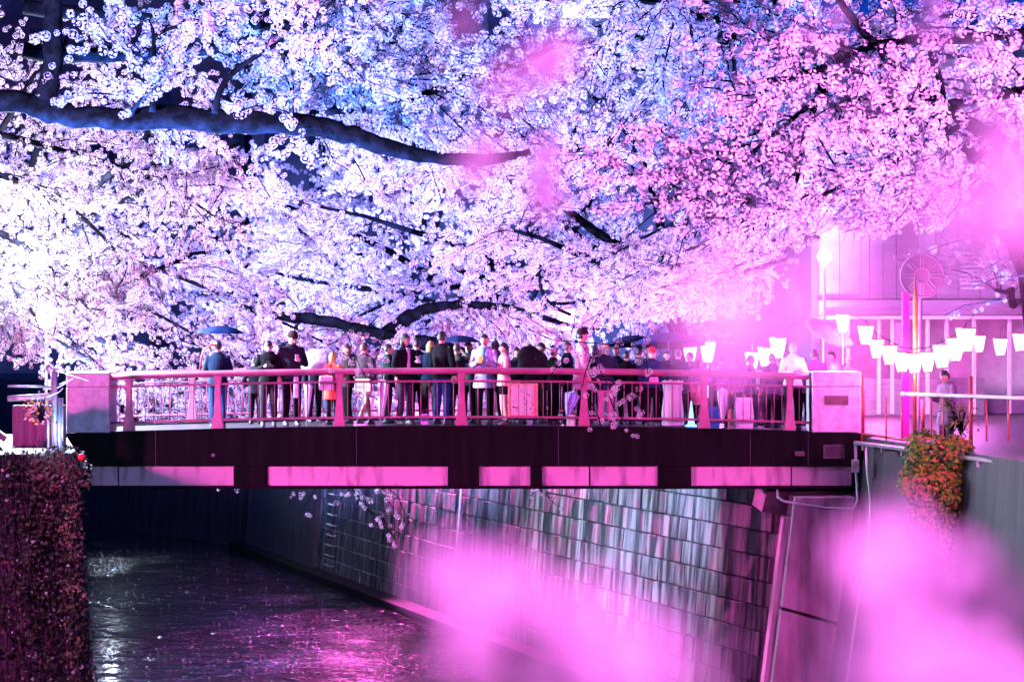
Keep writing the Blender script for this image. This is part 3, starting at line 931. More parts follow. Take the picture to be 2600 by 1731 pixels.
t.limb([W(388, 285, Y1), W(390, 200, Y1), W(393, 90, Y1), W(378, 50, Y1)], [0.06, 0.045, 0.035, 0.02], nk=8, klen=1.7)
t.limb([W(393, 92, Y1), W(430, 68, Y1), W(520, 62, Y1 + .3)], [0.035, 0.03, 0.02], nk=5, klen=1.4)
t.limb([W(545, 290, Y1), W(560, 215, Y1), W(610, 165, Y1), W(700, 115, Y1), W(790, 60, Y1), W(870, -20, Y1)], [0.06, 0.05, 0.045, 0.04, 0.035, 0.02], nk=10, klen=1.9)
t.limb([W(330, 292, Y1), W(370, 235, Y1 - .5)], [0.04, 0.015], nk=2, klen=1.2)
Y2 = 41.5
t.limb([W(60, 130, Y2), W(250, 150, Y2), W(480, 125, Y2), W(620, 122, Y2), W(720, 132, Y2), W(800, 158, Y2), W(880, 190, Y2), W(950, 215, Y2)], [0.16, 0.14, 0.12, 0.11, 0.10, 0.08, 0.06, 0.03], nk=30, klen=2.2)
t.limb([W(60, 20, Y2), W(300, 40, Y2), W(480, 55, Y2), W(640, 62, Y2), W(760, 72, Y2), W(900, 55, Y2), W(1020, 30, Y2)], [0.14, 0.11, 0.09, 0.08, 0.07, 0.05, 0.03], nk=32, klen=2.2)
t.limb([W(720, 305, Y2), W(800, 288, Y2), W(900, 275, Y2), W(1010, 262, Y2), W(1090, 240, Y2), W(1160, 200, Y2), W(1270, 170, Y2), W(1350, 145, Y2), W(1480, 100, Y2)], [0.09, 0.085, 0.08, 0.075, 0.065, 0.06, 0.055, 0.045, 0.02], nk=22, klen=1.9)
t.finish('near cherry tree with a thick dark limb stretching over the river')

# near-right tree ----------------------------------------------------------
def k_nr(p):
    f = inframe(p)
    if f is False: return False
    px, py = f[1], f[2]
    lim = 640 - max(0, (px - 1900)) * 0.12
    if px < 1900: lim = 640 - (1900 - px) * 0.25
    return py < lim and px > 1250
t = Tree((10.6, 31, ZS), 51, k_nr, 1.1, 0.95)
Y3 = 31.0
t.limb([(10.6, 31, ZS), (9.6, 31, 2.5), W(2760, 430, Y3), W(2560, 365, Y3), W(2470, 320, Y3), W(2380, 262, Y3), W(2290, 185, Y3), W(2215, 110, Y3), W(2140, 20, Y3), W(2100, -60, Y3)], [0.36, 0.3, 0.16, 0.12, 0.10, 0.075, 0.06, 0.055, 0.05, 0.03], nk=18, klen=2.0)
t.limb([W(2750, 210, Y3), W(2545, 240, Y3), W(2440, 262, Y3), W(2360, 268, Y3)], [0.09, 0.075, 0.06, 0.05], nk=8, klen=1.8)
t.limb([W(2720, 60, Y3), W(2540, 98, Y3), W(2370, 100, Y3), W(2230, 108, Y3), W(2160, 140, Y3), W(2080, 185, Y3), W(1990, 200, Y3), W(1870, 215, Y3)], [0.09, 0.08, 0.075, 0.07, 0.06, 0.055, 0.04, 0.02], nk=20, klen=1.8)
t.limb([W(2092, 190, Y3), W(2075, 260, Y3), W(2045, 330, Y3), W(2030, 420, Y3), W(2018, 490, Y3)], [0.055, 0.05, 0.045, 0.035, 0.02], nk=14, klen=1.5)
t.limb([W(2360, 100, Y3), W(2372, 170, Y3), W(2395, 230, Y3), W(2400, 300, Y3), W(2410, 400, Y3)], [0.06, 0.05, 0.04, 0.03, 0.015], nk=10, klen=1.5)
t.limb([W(2440, 320, Y3), W(2300, 400, Y3), W(2150, 470, Y3), W(1980, 540, Y3), W(1860, 590, Y3)], [0.045, 0.035, 0.03, 0.022, 0.012], nk=24, klen=1.5)
t.limb([W(2500, 380, Y3), W(2420, 470, Y3), W(2330, 540, Y3)], [0.045, 0.03, 0.015], nk=12, klen=1.4)
t.limb([W(2100, 230, Y3), W(1980, 330, Y3), W(1860, 430, Y3), W(1740, 520, Y3)], [0.04, 0.035, 0.025, 0.012], nk=20, klen=1.5)
Y4 = 37
t.limb([W(2200, -120, Y4), W(2000, -40, Y4), W(1820, -30, Y4), W(1700, 10, Y4), W(1600, 0, Y4), W(1450, -20, Y4)], [0.12, 0.1, 0.08, 0.06, 0.04, 0.02], nk=14, klen=2.0)
t.limb([W(1740, -60, Y4), W(1800, 30, Y4), W(1860, 90, Y4), W(1930, 150, Y4), W(2000, 195, Y4)], [0.07, 0.07, 0.06, 0.05, 0.03], nk=16, klen=1.8)
t.limb([W(1640, -50, Y4), W(1740, 30, Y4), W(1840, 80, Y4), W(1870, 150, Y4), W(1860, 230, Y4), W(1855, 320, Y4)], [0.06, 0.06, 0.05, 0.04, 0.03, 0.02], nk=16, klen=1.8)
t.limb([W(1990, -60, Y4), W(1960, 10, Y4), W(1945, 75, Y4)], [0.06, 0.05, 0.03], nk=4, klen=1.4)
t.limb([W(2760, 40, 33), W(2560, 30, 33), W(2400, 50, 33), W(2280, 20, 33)], [0.07, 0.05, 0.03, 0.02], nk=12, klen=1.8)
t.finish('near cherry tree with crossing dark branches at the top right')

# mid right tree over the bridge (fills between) ---------------------------
def k_mid(p):
    f = inframe(p)
    if f is False: return False
    return p.z > 4.0 + (0.0 if f[1] < 1700 else 0.8) and f[1] > 900
t = Tree((9.6, 41.5, ZS), 61, k_mid, 1.2, 0.65)
t.limb([(9.6, 41.5, ZS), (9.4, 41.7, 3.0), (8.2, 42, 5.2)], [0.34, 0.28, 0.2], kids=False)
for d, L in (((-1, 0.1, 0.35), 9), ((-1, 0.5, 0.15), 9), ((-1, -0.3, 0.5), 8), ((-0.9, 0.3, 0.7), 8), ((-1, 0.05, 0.05), 7)):
    t.grow(Vector((8.2, 42, 5.2)), Vector(d).normalized(), L, 0.14, 0)
t.finish('cherry tree right of the bridge spreading above the crowd')

# low sprays: in front of the railing, and under the bridge ------------------
def spray(name, label, stems, Y, csize, seed, side=0.35, parent_cat='branch', step=0.085, size_r=0.012):
    r = random.Random(seed)
    root = empty(name, W(stems[0][0][0], stems[0][0][1], Y), label=label, cat='branch')
    b0 = root.location.copy(); tw = MB(); pts = []; sz = []
    for st in stems:
        P = [W(a, b, Y + r.uniform(-0.2, 0.2)) for a, b in st]
        tw.tube([p - b0 for p in P], [size_r * (1 - 0.6 * i / len(P)) for i in range(len(P))], 5)
        for i in range(len(P) - 1):
            n = max(1, int((P[i + 1] - P[i]).length / 0.16))
            for k in range(n):
                c = P[i].lerp(P[i + 1], (k + r.random()) / n)
                d = Vector((r.uniform(-1, 1), r.uniform(-1, 1), r.uniform(-1.0, 0.4))).normalized() * r.uniform(0.05, side)
                tw.tube([c - b0, c + d * 0.5 + Vector((0, 0, 0.02)) - b0, c + d - b0], 0.0035, 3)
                for q in range(r.choice((1, 2, 3))):
                    e = c + d * r.uniform(0.6, 1.05)
                    pts.append(tuple(e - b0 + Vector((r.uniform(-1, 1), r.uniform(-1, 1), r.uniform(-1, 1))) * 0.05)); sz.append(csize * r.uniform(0.6, 1.1))
    tw.build('twig', MAT['bark'], root, True)
    blossoms(pts, sz, root)
    return root


spray('hanging_branch', 'sparse blossom branch hanging in front of the railing beside the mauve raincoat', [
    [(1340, 835), (1400, 862), (1470, 868), (1500, 905), (1530, 950), (1560, 1010)],
    [(1470, 868), (1560, 875), (1640, 855)],
    [(1500, 905), (1485, 950), (1478, 985)],
    [(1540, 960), (1580, 985), (1620, 1020), (1640, 1060)],
    [(1545, 1000), (1560, 1040), (1600, 1085), (1630, 1108)],
    [(1380, 880), (1430, 905), (1400, 950)],
    [(1600, 860), (1640, 900), (1645, 950)],
    [(1490, 1000), (1520, 1060), (1530, 1095)],
], 42.5, 1.05, 3)
spray('hanging_branch', 'blossom spray hanging in front of the railing over the white skirt', [
    [(960, 800), (920, 850), (900, 900), (930, 960)], [(900, 820), (850, 870), (840, 935)], [(980, 840), (960, 900), (940, 930)], [(870, 800), (890, 870), (905, 930)],
], 43.5, 1.0, 4, 0.3)
spray('hanging_branch', 'blossom cluster hanging below the bridge in front of the dark wall', [
    [(860, 1180), (900, 1250), (950, 1310), (990, 1350), (1010, 1385)], [(820, 1200), (790, 1260), (770, 1290)], [(900, 1230), (850, 1280)],
    [(940, 1200), (1010, 1260), (1040, 1330)], [(960, 1240), (1000, 1290)], [(930, 1290), (975, 1320), (1000, 1365)], [(870, 1200), (920, 1260), (960, 1270)],
    [(740, 1200), (745, 1270)], [(1000, 1190), (1020, 1240)],
], 52.5, 1.0, 5, 0.3)
spray('hanging_branch', 'small blossom tip hanging under the bridge over the lit stone wall', [
    [(1330, 1170), (1370, 1240), (1415, 1285)], [(1370, 1200), (1350, 1260)]], 52.5, 0.75, 6, 0.2)
spray('hanging_branch', 'two stray blossom tips hanging under the bridge near the pink girder', [
    [(590, 1180), (598, 1245)], [(560, 1190), (562, 1255)]], 52.5, 0.75, 8, 0.1)
spray('hanging_branch', 'blossom twigs hanging before the pink building at far right', [
    [(2620, 560), (2480, 600), (2400, 620), (2350, 640)], [(2600, 700), (2530, 705), (2470, 730)], [(2560, 760), (2450, 775), (2400, 800)], [(2560, 650), (2490, 690)],
], 36, 0.8, 9, 0.3)

spray('hanging_branch', 'white lit blossom sprays drooping over the left pillar beside the globe lamp', [
    [(-60, 620), (60, 680), (150, 740), (240, 830)], [(-60, 760), (40, 800), (130, 850), (190, 900)], [(-60, 880), (50, 910), (110, 960)], [(60, 640), (180, 690), (290, 780)], [(-40, 560), (100, 590), (220, 650)], [(20, 700), (80, 790), (120, 880)],
], 45.9, 1.0, 21, 0.55)



# ------------------------------------------------------------ leaves (ivy, bushes)
def leaf_mesh(name, centers, normals, sizes, cols, parent=None, mat=None, base=Vector((0, 0, 0))):
    n = len(centers)
    V = np.zeros((n * 5, 3), np.float32); Fc = []; r = random.Random(3)
    for i in range(n):
        c = Vector(centers[i]) - base; nn = Vector(normals[i]).normalized(); s = sizes[i]
        a = nn.cross(Vector((r.uniform(-1, 1), r.uniform(-1, 1), r.uniform(-1, 1)))).normalized(); b = nn.cross(a)
        tip = c + a * s; l = c + b * s * 0.62 + nn * s * 0.2; rr = c - b * s * 0.62 + nn * s * 0.2; bk = c - a * s * 0.6
        V[i * 5:(i + 1) * 5] = [tuple(c), tuple(tip), tuple(l), tuple(bk), tuple(rr)]
        k = i * 5
        Fc += [(k, k + 1, k + 2), (k, k + 2, k + 3), (k, k + 3, k + 4), (k, k + 4, k + 1)]
    me = bpy.data.meshes.new(name); me.from_pydata(V.tolist(), [], Fc)
    at = me.attributes.new('leafcol', 'FLOAT_COLOR', 'POINT')
    C4 = np.repeat(np.array([(*c, 1) for c in cols], np.float32), 5, axis=0)
    at.data.foreach_set('color', C4.ravel())
    me.materials.append(mat); me.update()
    o = bpy.data.objects.new(name, me); COL.objects.link(o)
    if parent: o.parent = parent
    tag(o, kind='stuff')
    return o


lm = bpy.data.materials.new('leaf'); lm.use_nodes = True
p_ = lm.node_tree.nodes['Principled BSDF']; a_ = lm.node_tree.nodes.new('ShaderNodeAttribute'); a_.attribute_name = 'leafcol'
lm.node_tree.links.new(a_.outputs['Color'], p_.inputs['Base Color']); p_.inputs['Roughness'].default_value = 0.5; p_.inputs['Specular IOR Level'].default_value = 0.12
MAT['leaf'] = lm

# ivy curtain on the near-left wall
r = random.Random(12)
ivy = empty('hanging_ivy', (-7.6, 38.4, ZS), label='thick curtain of reddish green ivy hanging down the left canal wall', cat='ivy')
cs, ns, ss, cc = [], [], [], []
stems = MB()
for k in range(135):
    u = r.random() ** 0.8
    x0 = -9.1 + u * 1.66; y0 = 37.55 + u * 1.35
    ln = r.uniform(1.8, 6.2)
    if u > 0.75: ln = r.uniform(4.5, 6.3)
    z = ZS + r.uniform(-0.05, 0.30); out = r.uniform(0.03, 0.42) + (0.1 if u > 0.8 else 0)
    P = []; x, y = x0 + out * 0.4, y0 - out
    nn_ = int(ln / 0.25)
    for i in range(nn_):
        P.append(Vector((x, y, z)))
        x += r.uniform(-0.05, 0.06) + 0.016; y += r.uniform(-0.05, 0.05) - 0.016; z -= 0.25
        for q in range(r.choice((1, 2, 3, 4))):
            c = (x + r.uniform(-0.13, 0.13), y + r.uniform(-0.13, 0.13), z + r.uniform(-0.12, 0.12))
            if c[2] < ZW + 0.05: continue
            cs.append(c); ns.append((r.uniform(-0.6, 0.9), r.uniform(-1.3, 0.1), r.uniform(-0.3, 0.8))); ss.append(r.uniform(0.022, 0.058))
            h = r.random()
            cc.append((0.018, 0.06, 0.018) if h < 0.45 else (0.008, 0.025, 0.010) if h < 0.80 else (0.05, 0.03, 0.02) if h < 0.83 else (0.04, 0.11, 0.02) if h < 0.95 else (0.16, 0.34, 0.22))  # the few brightest leaves carry painted glints of light
    if len(P) > 2: stems.tube([p - ivy.location for p in P], 0.004, 3)
for k in range(26):
    z = r.uniform(-5.6, 0.0); f = (ZS - z) / 6
    P = [Vector((-7.45 + f * 0.36, 38.5 - 0.3, z))]
    for i in range(r.randint(3, 7)):
        P.append(P[-1] + Vector((r.uniform(0.01, 0.09), r.uniform(-0.05, 0.02), r.uniform(-0.12, 0.03))))
        for q in range(4):
            cs.append(tuple(P[-1] + Vector((r.uniform(-.05, .05), r.uniform(-.05, .05), r.uniform(-.05, .05))))); ns.append((r.uniform(-0.6, 0.9), -1, r.uniform(-0.3, 0.8))); ss.append(r.uniform(0.025, 0.06)); cc.append(r.choice(((0.02, 0.07, 0.02), (0.05, 0.12, 0.03), (0.12, 0.16, 0.06))))
    stems.tube([p - ivy.location for p in P], 0.004, 3)
stems.build('stems', MAT['bark'], ivy)
leaf_mesh('leaves', cs, ns, ss, cc, ivy, MAT['leaf'], ivy.location)

# bushy top of the ivy + right bush
def bush(name, label, ctr, rad, n, seed, drop=0, cols=None, cat='bush', size=(0.03, 0.07)):
    r = random.Random(seed); ctr = Vector(ctr)
    root = empty(name, ctr, label=label, cat=cat)
    st = MB(); cs, ns, ss, cc = [], [], [], []
    lobes = [(Vector((r.uniform(-1, 1) * rad[0] * 0.7, r.uniform(-1, 1) * rad[1] * 0.7, r.uniform(-0.6, 0.7) * rad[2])), r.uniform(0.28, 0.5)) for _ in range(16)]
    for (l, lr) in lobes:
        st.tube([(0, 0, -rad[2] * 0.6), l * 0.6, l], [0.02, 0.012, 0.006], 5)
        for i in range(n // 16):
            d = Vector((r.gauss(0, 1), r.gauss(0, 1), r.gauss(0, 1))).normalized() * lr * rad[0] * 1.1 * r.uniform(0.55, 1.05)
            c = ctr + l + d; cs.append(tuple(c)); ns.append(tuple(d + Vector((0, -0.2, 0.25)))); ss.append(r.uniform(*size)); cc.append(r.choice(cols))
    for k in range(drop):
        x = r.uniform(-0.8, 0.8) * rad[0]; y = r.uniform(-0.5, 0.2); z = -rad[2] * r.uniform(0.1, 0.9); P = []
        for i in range(int(r.uniform(6, 18))):
            P.append((x, y, z)); z -= r.uniform(0.07, 0.14); x += r.uniform(-0.05, 0.05)
            for q in range(4):
                cs.append(tuple(ctr + Vector((x, y, z)) + Vector((r.uniform(-.07, .07), r.uniform(-.07, .07), 0)))); ns.append((r.uniform(-1, 1), -1, r.uniform(-.5, .8))); ss.append(r.uniform(*size) * 0.8); cc.append(r.choice(cols))
        if len(P) > 1: st.tube(P, 0.006, 4)
    st.build('stems', MAT['bark'], root)
    leaf_mesh('leaves', cs, ns, ss, cc, root, MAT['leaf'], ctr)
    return root


GR = [(0.10, 0.24, 0.02), (0.06, 0.16, 0.02), (0.30, 0.22, 0.03), (0.22, 0.30, 0.03), (0.03, 0.09, 0.02), (0.35, 0.14, 0.08)]
bush('orange_leaf_bush', 'bushy plant with orange and green leaves spilling over the right wall', W(2385, 1200, 39.3), (0.62, 0.45, 0.66), 6500, 5, 46, GR)
bush('ivy_top_shrub', 'ragged olive shrub spilling over the top of the ivy wall', W(150, 1195, 38.3), (0.55, 0.35, 0.26), 2600, 6, 14, [(0.03, 0.08, 0.02), (0.02, 0.06, 0.02), (0.08, 0.16, 0.08), (0.05, 0.03, 0.02)], size=(0.02, 0.05))
bush('street_shrub', 'thin shrub with reddish leaves behind the right street railing', W(2440, 1060, 41.8), (0.40, 0.3, 0.5), 260, 9, 0, GR, size=(0.02, 0.045))
mb = MB(); mb.ball((0, 0, 0), 0.055, 10, 8); o = mb.build('red_marker', M_('red_plastic', (0.8, 0.02, 0.02), 0.4, (0.7, 0.02, 0.02), 4), None, True, loc=W(206, 1160, 38.0)); tag(o, 'small round red marker among the ivy at the top of the left wall', 'marker')

def point(loc, power, col, size, parent=None, name='glow'):
    ld = bpy.data.lights.new(name, 'POINT'); ld.energy = power; ld.color = col; ld.shadow_soft_size = size
    o = bpy.data.objects.new(name, ld); COL.objects.link(o); o.location = loc
    if parent: o.parent = parent; o.location = Vector(loc) - parent.location
    return o


r = random.Random(44); mb = MB()
for k in range(420):
    Y = r.uniform(50, 92); px = r.uniform(230, 1500) if r.random() < 0.7 else r.gauss(900, 160)
    x = (px - 1300) / F * Y
    if x > 4.9 - 0.34 * (Y - 44.4) - 0.9: continue
    a = r.uniform(0, 6.28); q = r.uniform(0.012, 0.03)
    c = Vector((x, Y, ZW + 0.006))
    mb.add([c + Vector((math.cos(a + i * 1.571) * q, math.sin(a + i * 1.571) * q * 1.4, 0.004 * (i % 2))) for i in range(4)], [(0, 1, 2, 3)])
pmat = M_('fallen_petal', (0.8, 0.6, 0.68), 0.6)
tag(mb.build('floating_petals', pmat), 'fallen petals drifting on the dark canal water', 'petals', kind='stuff')

# ------------------------------------------------------------ left street clutter
bl = empty('globe_lamp', W(118, 1010, 47.3), label='glaring white globe lamp above the left end of the bridge', cat='lamp')
mb = MB(); mb.ball(W(118, 800, 47.3) - bl.location, (0.20, 0.20, 0.26), 20, 14); mb.build('globe', emit('globe_glow', (1.0, 0.80, 0.97), 14), bl, True)
point(W(60, 640, 45.4), 17000, (0.62, 0.70, 1.0), 0.3)  # bare lights, this and the next two, added to blow out the left blossoms
point(W(-30, 700, 50.6), 22000, (0.66, 0.68, 1.0), 0.3)
point(W(-20, 560, 50), 16000, (0.62, 0.66, 1.0), 0.3)
mb = MB(); mb.tube([W(118, 1120, 47.3) - bl.location, W(118, 850, 47.3) - bl.location], 0.03, 8); mb.build('pole', MAT['steel'], bl, True)
lf = empty('pipe_fence', (-7.9, 40.0, ZS), label='brightly lit pipe fence rising at the left end of the canal wall', cat='fence')
l0 = lf.location.copy()
YL = 40.0
for px, r_ in ((122, 0.025), (138, 0.055), (150, 0.035), (158, 0.02)):
    mb = MB(); py0 = 935 if px == 138 else 1010
    mb.tube([W(px, 1170, YL) - l0, W(px - 0, py0, YL) - l0], r_, 8); mb.build('post', MAT['steel'], lf, True)
mb = MB(); mb.tube([W(20, 1012, YL - .3) - l0, W(138, 1005, YL) - l0], 0.05, 8); mb.build('rail', MAT['steel'], lf, True)
mb = MB(); mb.tube([W(20, 980, YL - .3) - l0, W(134, 982, YL) - l0], 0.02, 8); mb.build('rail', MAT['steel'], lf, True)
mb = MB(); mb.ball(W(128, 935, YL) - l0, 0.09, 10, 8); mb.build('knob', MAT['steel'], lf, True)
point(W(185, 1120, 39.2), 260, (0.35, 0.6, 1.0), 0.1, lf)  # point light added to whiten the fence posts
wb = MB(); wh = M_('pale_twig', (0.7, 0.68, 0.7), 0.7)  # even pale colour along the whole branch
for st in ([(140, 940), (180, 952), (225, 967)], [(145, 985), (170, 970), (186, 962)], [(150, 915), (190, 912), (225, 908)], [(90, 905), (115, 915), (140, 935)], [(110, 1010), (150, 995), (160, 985)], [(150, 975), (185, 960)]):
    wb.tube([W(a, b, 39.6) - l0 for a, b in st], [0.014, 0.010, 0.006][:len(st)], 5)
o = wb.build('bare_branch', wh, None, True, loc=l0); tag(o, 'bare pale branch glowing in the floodlight before the left pillar', 'branch')
bush('lit_leaf_sprig', 'yellow leaved sprig lit up beside the left pipe fence', W(105, 1040, 39.2), (0.32, 0.2, 0.35), 190, 19, 0, [(0.6, 0.5, 0.1), (0.5, 0.45, 0.4)], cat='plant', size=(0.02, 0.05))
# dark post boxes at left
mb = MB(); mb.box((0, 0, 0.55), (0.9, 0.3, 1.1)); o = mb.build('timber_screen', M_('dark_timber', (0.06, 0.03, 0.05), 0.7, (0.12, 0.07, 0.09), 3, (8, 8, 0.5)), None, loc=W(100, 1200, 41.5) + Vector((0, 0, 0.1)), bevel=0.01); tag(o, 'dark upright screen behind the left pipe fence', 'screen')


# floodlights -----------------------------------------------------------
def floodlight(loc, aim, power, col, label, spot=1.9, size=0.25, blend=0.6, lens=True, body=0.34, mat='lamp_blue'):
    d = (Vector(aim) - Vector(loc)).normalized()
    q = d.to_track_quat('-Z', 'Y')
    root = empty('floodlight', loc, label=label, cat='floodlight', group='floodlights aimed up into the cherry trees')
    Mx = q.to_matrix()
    def Lp(x, y, z): return Mx @ Vector((x, y, z))
    h = body / 2
    mb = MB(); mb.box(Lp(0, 0, 0.05), (body, body * 0.8, 0.10), M=Mx); mb.build('housing', MAT['black'], root, bevel=0.01)
    if lens:
        mb = MB(); mb.box(Lp(0, 0, -0.004), (body * 0.86, body * 0.66, 0.004), M=Mx); mb.build('lens', MAT[mat], root)
    mb = MB()
    mb.tube([Lp(-h - 0.02, 0, 0.05), Lp(-h - 0.02, 0, 0.05) + Vector((0, 0, -0.28)), Lp(h + 0.02, 0, 0.05) + Vector((0, 0, -0.28)), Lp(h + 0.02, 0, 0.05)], 0.012, 6)
    mb.build('yoke', MAT['black'], root)
    mb = MB(); c = Lp(0, 0, 0.05); mb.tube([c + Vector((0, 0, -0.28)), Vector((c.x, c.y, ZS - loc[2]))], 0.02, 6); mb.build('stand', MAT['black'], root)
    ld = bpy.data.lights.new('beam', 'SPOT'); ld.energy = power; ld.color = col; ld.spot_size = spot; ld.spot_blend = blend; ld.shadow_soft_size = size
    lo = bpy.data.objects.new('beam', ld); COL.objects.link(lo); lo.parent = root
    lo.rotation_euler = q.to_euler(); lo.location = d * 0.03
    return root


BLUE = (0.20, 0.29, 1.0)
BLUE2 = (0.07, 0.25, 1.0)
WHITE = (0.38, 0.42, 1.0)
VIO = (0.38, 0.30, 1.0)
ROSE = (0.40, 0.40, 1.0)
floodlight((-11.6, 51.5, 0.25), (-4, 61, 9), 240000, WHITE, 'strong white floodlight behind the left pillar aimed into the trees', 1.8)
floodlight((-17.0, 62, 0.3), (-9, 73, 10), 190000, BLUE, 'floodlight on the left bank below the second cherry tree', 1.8)
floodlight((-23, 76, 0.3), (-12, 86, 11), 190000, BLUE, 'floodlight far up the left bank', 1.8)
floodlight((6.6, 52, 0.1), (0, 60, 9), 70000, VIO, 'floodlight behind the crowd beside the right bank trees', 1.9)
floodlight((2.2, 62.5, 0.1), (-3, 71, 9), 105000, BLUE, 'floodlight on the right bank behind the middle of the bridge', 1.9)
floodlight((-2.0, 75, 0.1), (-6, 86, 9), 110000, BLUE, 'floodlight at the foot of the far right bank trees', 1.9)
floodlight((-8.35, 38.2, 0.15), (-1.5, 40, 9.0), 170000, BLUE2, 'glaring blue white floodlight on the ivy wall at left', 1.5)
floodlight((-10.8, 24.0, 0.3), (-3.5, 39, 9.3), 230000, ROSE, 'white floodlight on the near left bank under the long dark limb', 0.80)
floodlight((9.6, 33.5, 0.1), (4.2, 34, 9.5), 40000, (0.70, 0.45, 1.0), 'pale violet floodlight on the near right bank under the crossing branches', 1.5)
floodlight((9.4, 36.5, 0.1), (2.5, 34, 9), 150000, BLUE2, 'blue floodlight on the right wall aimed at the near branches', 1.5)
floodlight((-12.2, 53.5, 0.2), (2.6, 54.0, -1.7), 40000, (0.26, 0.42, 1.0), 'floodlight by the left pillar washing across to the stone wall', 0.6)

floodlight((-5.3, 77, 0.5), (-3.0, 58, -6.4), 130000, (1.0, 0.10, 0.62), 'added unseen pink floodlight on the right bank to put glints on the river', 1.0, mat='added_lamp_pink')  # lamp added to put pink glitter on the water
floodlight((-17.5, 102, 0.6), (-9.5, 62, -6.4), 2600, (0.7, 0.8, 1.0), 'added unseen white floodlight at the canal bend to put streaks on the river', 0.7)  # also added, for white streaks on the water

floodlight((8.9, 20.5, 0.8), (4.6, 32, 7.2), 85000, (0.95, 0.28, 1.0), 'added unseen pink floodlight on the near right bank to tint the right canopy', 0.9, mat='added_lamp_pink')  # added off frame to turn the upper right blossoms pink

# pink lamps -------------------------------------------------------------
PINK = (1.0, 0.10, 0.62)
PINK2 = (0.95, 0.22, 1.0)


def paper_lantern(loc, label, s=1.0, hang=0.25, cat='lantern', stem=False, group='glowing paper lanterns', name='paper_lantern'):
    root = empty(name, loc, rnd.uniform(0, 1.5), label=label, cat=cat, group=group)
    mb = MB(); mb.rings([(0, 0, -0.19 * s, 0.085 * s, 0.085 * s), (0, 0, -0.10 * s, 0.115 * s, 0.115 * s), (0, 0, 0.17 * s, 0.165 * s, 0.165 * s)], 6); mb.build('shade', MAT['bonbori'], root)
    mb = MB(); mb.rings([(0, 0, 0.171 * s, 0.172 * s, 0.172 * s), (0, 0, 0.195 * s, 0.172 * s, 0.172 * s)], 6); mb.build('top_rim', MAT['bonbori_cap'], root)
    mb = MB(); mb.rings([(0, 0, -0.215 * s, 0.09 * s, 0.09 * s), (0, 0, -0.191 * s, 0.09 * s, 0.09 * s)], 6); mb.build('bottom_rim', MAT['bonbori_cap'], root)
    mb = MB()
    for k in range(6):
        a = k * math.pi / 3; ca, sa = math.cos(a), math.sin(a)
        mb.tube([(0.087 * s * ca, 0.087 * s * sa, -0.19 * s), (0.117 * s * ca, 0.117 * s * sa, -0.10 * s), (0.168 * s * ca, 0.168 * s * sa, 0.17 * s)], 0.005 * s, 4)
    mb.build('frame', MAT['bonbori_cap'], root)
    mb = MB(); mb.tube([(0, 0, 0.19 * s), (0, 0, (0.19 + hang) * s)], 0.006, 4); mb.build('hook', MAT['black'], root)
    if stem:
        mb = MB(); mb.tube([(0, 0, -0.21 * s), (0, 0, -0.9 * s)], 0.012, 5); mb.build('stem', MAT['shop'], root)
    return root


def wire(pts, label):
    b = Vector(pts[0]); mb = MB(); mb.tube([Vector(p) - b for p in pts], 0.008, 4)
    o = mb.build('lantern_wire', MAT['black'], None, loc=b); return tag(o, label, 'wire')


gar = [(2198, 850, 42.0, 'first lantern at the upper left end of the hanging garland'), (2226, 884, 42.0, 'second lantern of the garland, lower than the first'),
       (2258, 900, 41.9, 'third lantern of the garland left of the magenta post'), (2290, 918, 41.7, 'garland lantern hanging under the magenta post'),
       (2322, 921, 41.5, 'garland lantern directly below the orange pole'), (2356, 918, 41.2, 'garland lantern just right of the orange pole'),
       (2392, 903, 40.8, 'largest garland lantern over the stooping statue'), (2426, 886, 40.5, 'garland lantern next to the right tip of the row'),
       (2452, 862, 40.3, 'topmost lantern at the right end of the garland')]
for a, b, Y, lab in gar:
    paper_lantern(W(a, b, Y), lab, 0.9 if a < 2380 else 1.05, 0.12)
wire([W(2170, 800, 42.1)] + [W(a, b - 36, Y) for a, b, Y, _ in gar] + [W(2480, 790, 40.1)], 'thin wire carrying the lantern garland at right')
for a, b, Y, lab in ((2486, 872, 44, 'soft blurred lantern near the right edge beyond the garland'), (2540, 880, 43, 'lantern cut by the right border beyond the garland'), (2590, 868, 42, 'lantern outside the row at the far right')):
    paper_lantern(W(a, b, Y), lab, 0.8)
for a, b, Y, s, lab in ((1752, 893, 51, 1.0, 'lantern just above the rail left of the raised white arms'), (1797, 893, 51, 1.1, 'bright lantern behind the post near the violet figures'),
                        (1910, 915, 51, 0.95, 'lower of three lanterns above the far pillar'), (1943, 905, 51, 1.05, 'middle lantern of three above the far pillar'), (1975, 882, 51, 1.15, 'highest lantern of three above the far pillar')):
    paper_lantern(W(a, b, Y), lab, s, 0.3, stem=True)
wire([W(1700, 850, 51)] + [W(1752, 862, 51), W(1797, 860, 51), W(1910, 880, 51), W(1943, 866, 51), W(1975, 845, 51), W(2050, 815, 51)], 'wire carrying the lanterns over the crowd on the bridge')
o = paper_lantern(W(2140, 820, 46), 'tall narrow white lantern on a thin stem above the right pillar', 0.9, 0.05, stem=True)
# street lamp
sl = empty('street_lamp', W(2093, 1100, 50), label='street lamp with a glaring round head above the shop', cat='street lamp')
o0 = sl.location.copy(); c = W(2093, 652, 50) - o0
mb = MB(); mb.ball(c, 0.15, 14, 10); mb.build('globe', MAT['lamp_white'], sl, True)
mb = MB(); mb.tube([Vector((0.0, 0, -0.1)), Vector((0, 0, 1)), c + Vector((0, 0, -0.15))], [0.06, 0.045, 0.03], 8); mb.build('pole', MAT['shop'], sl, True)


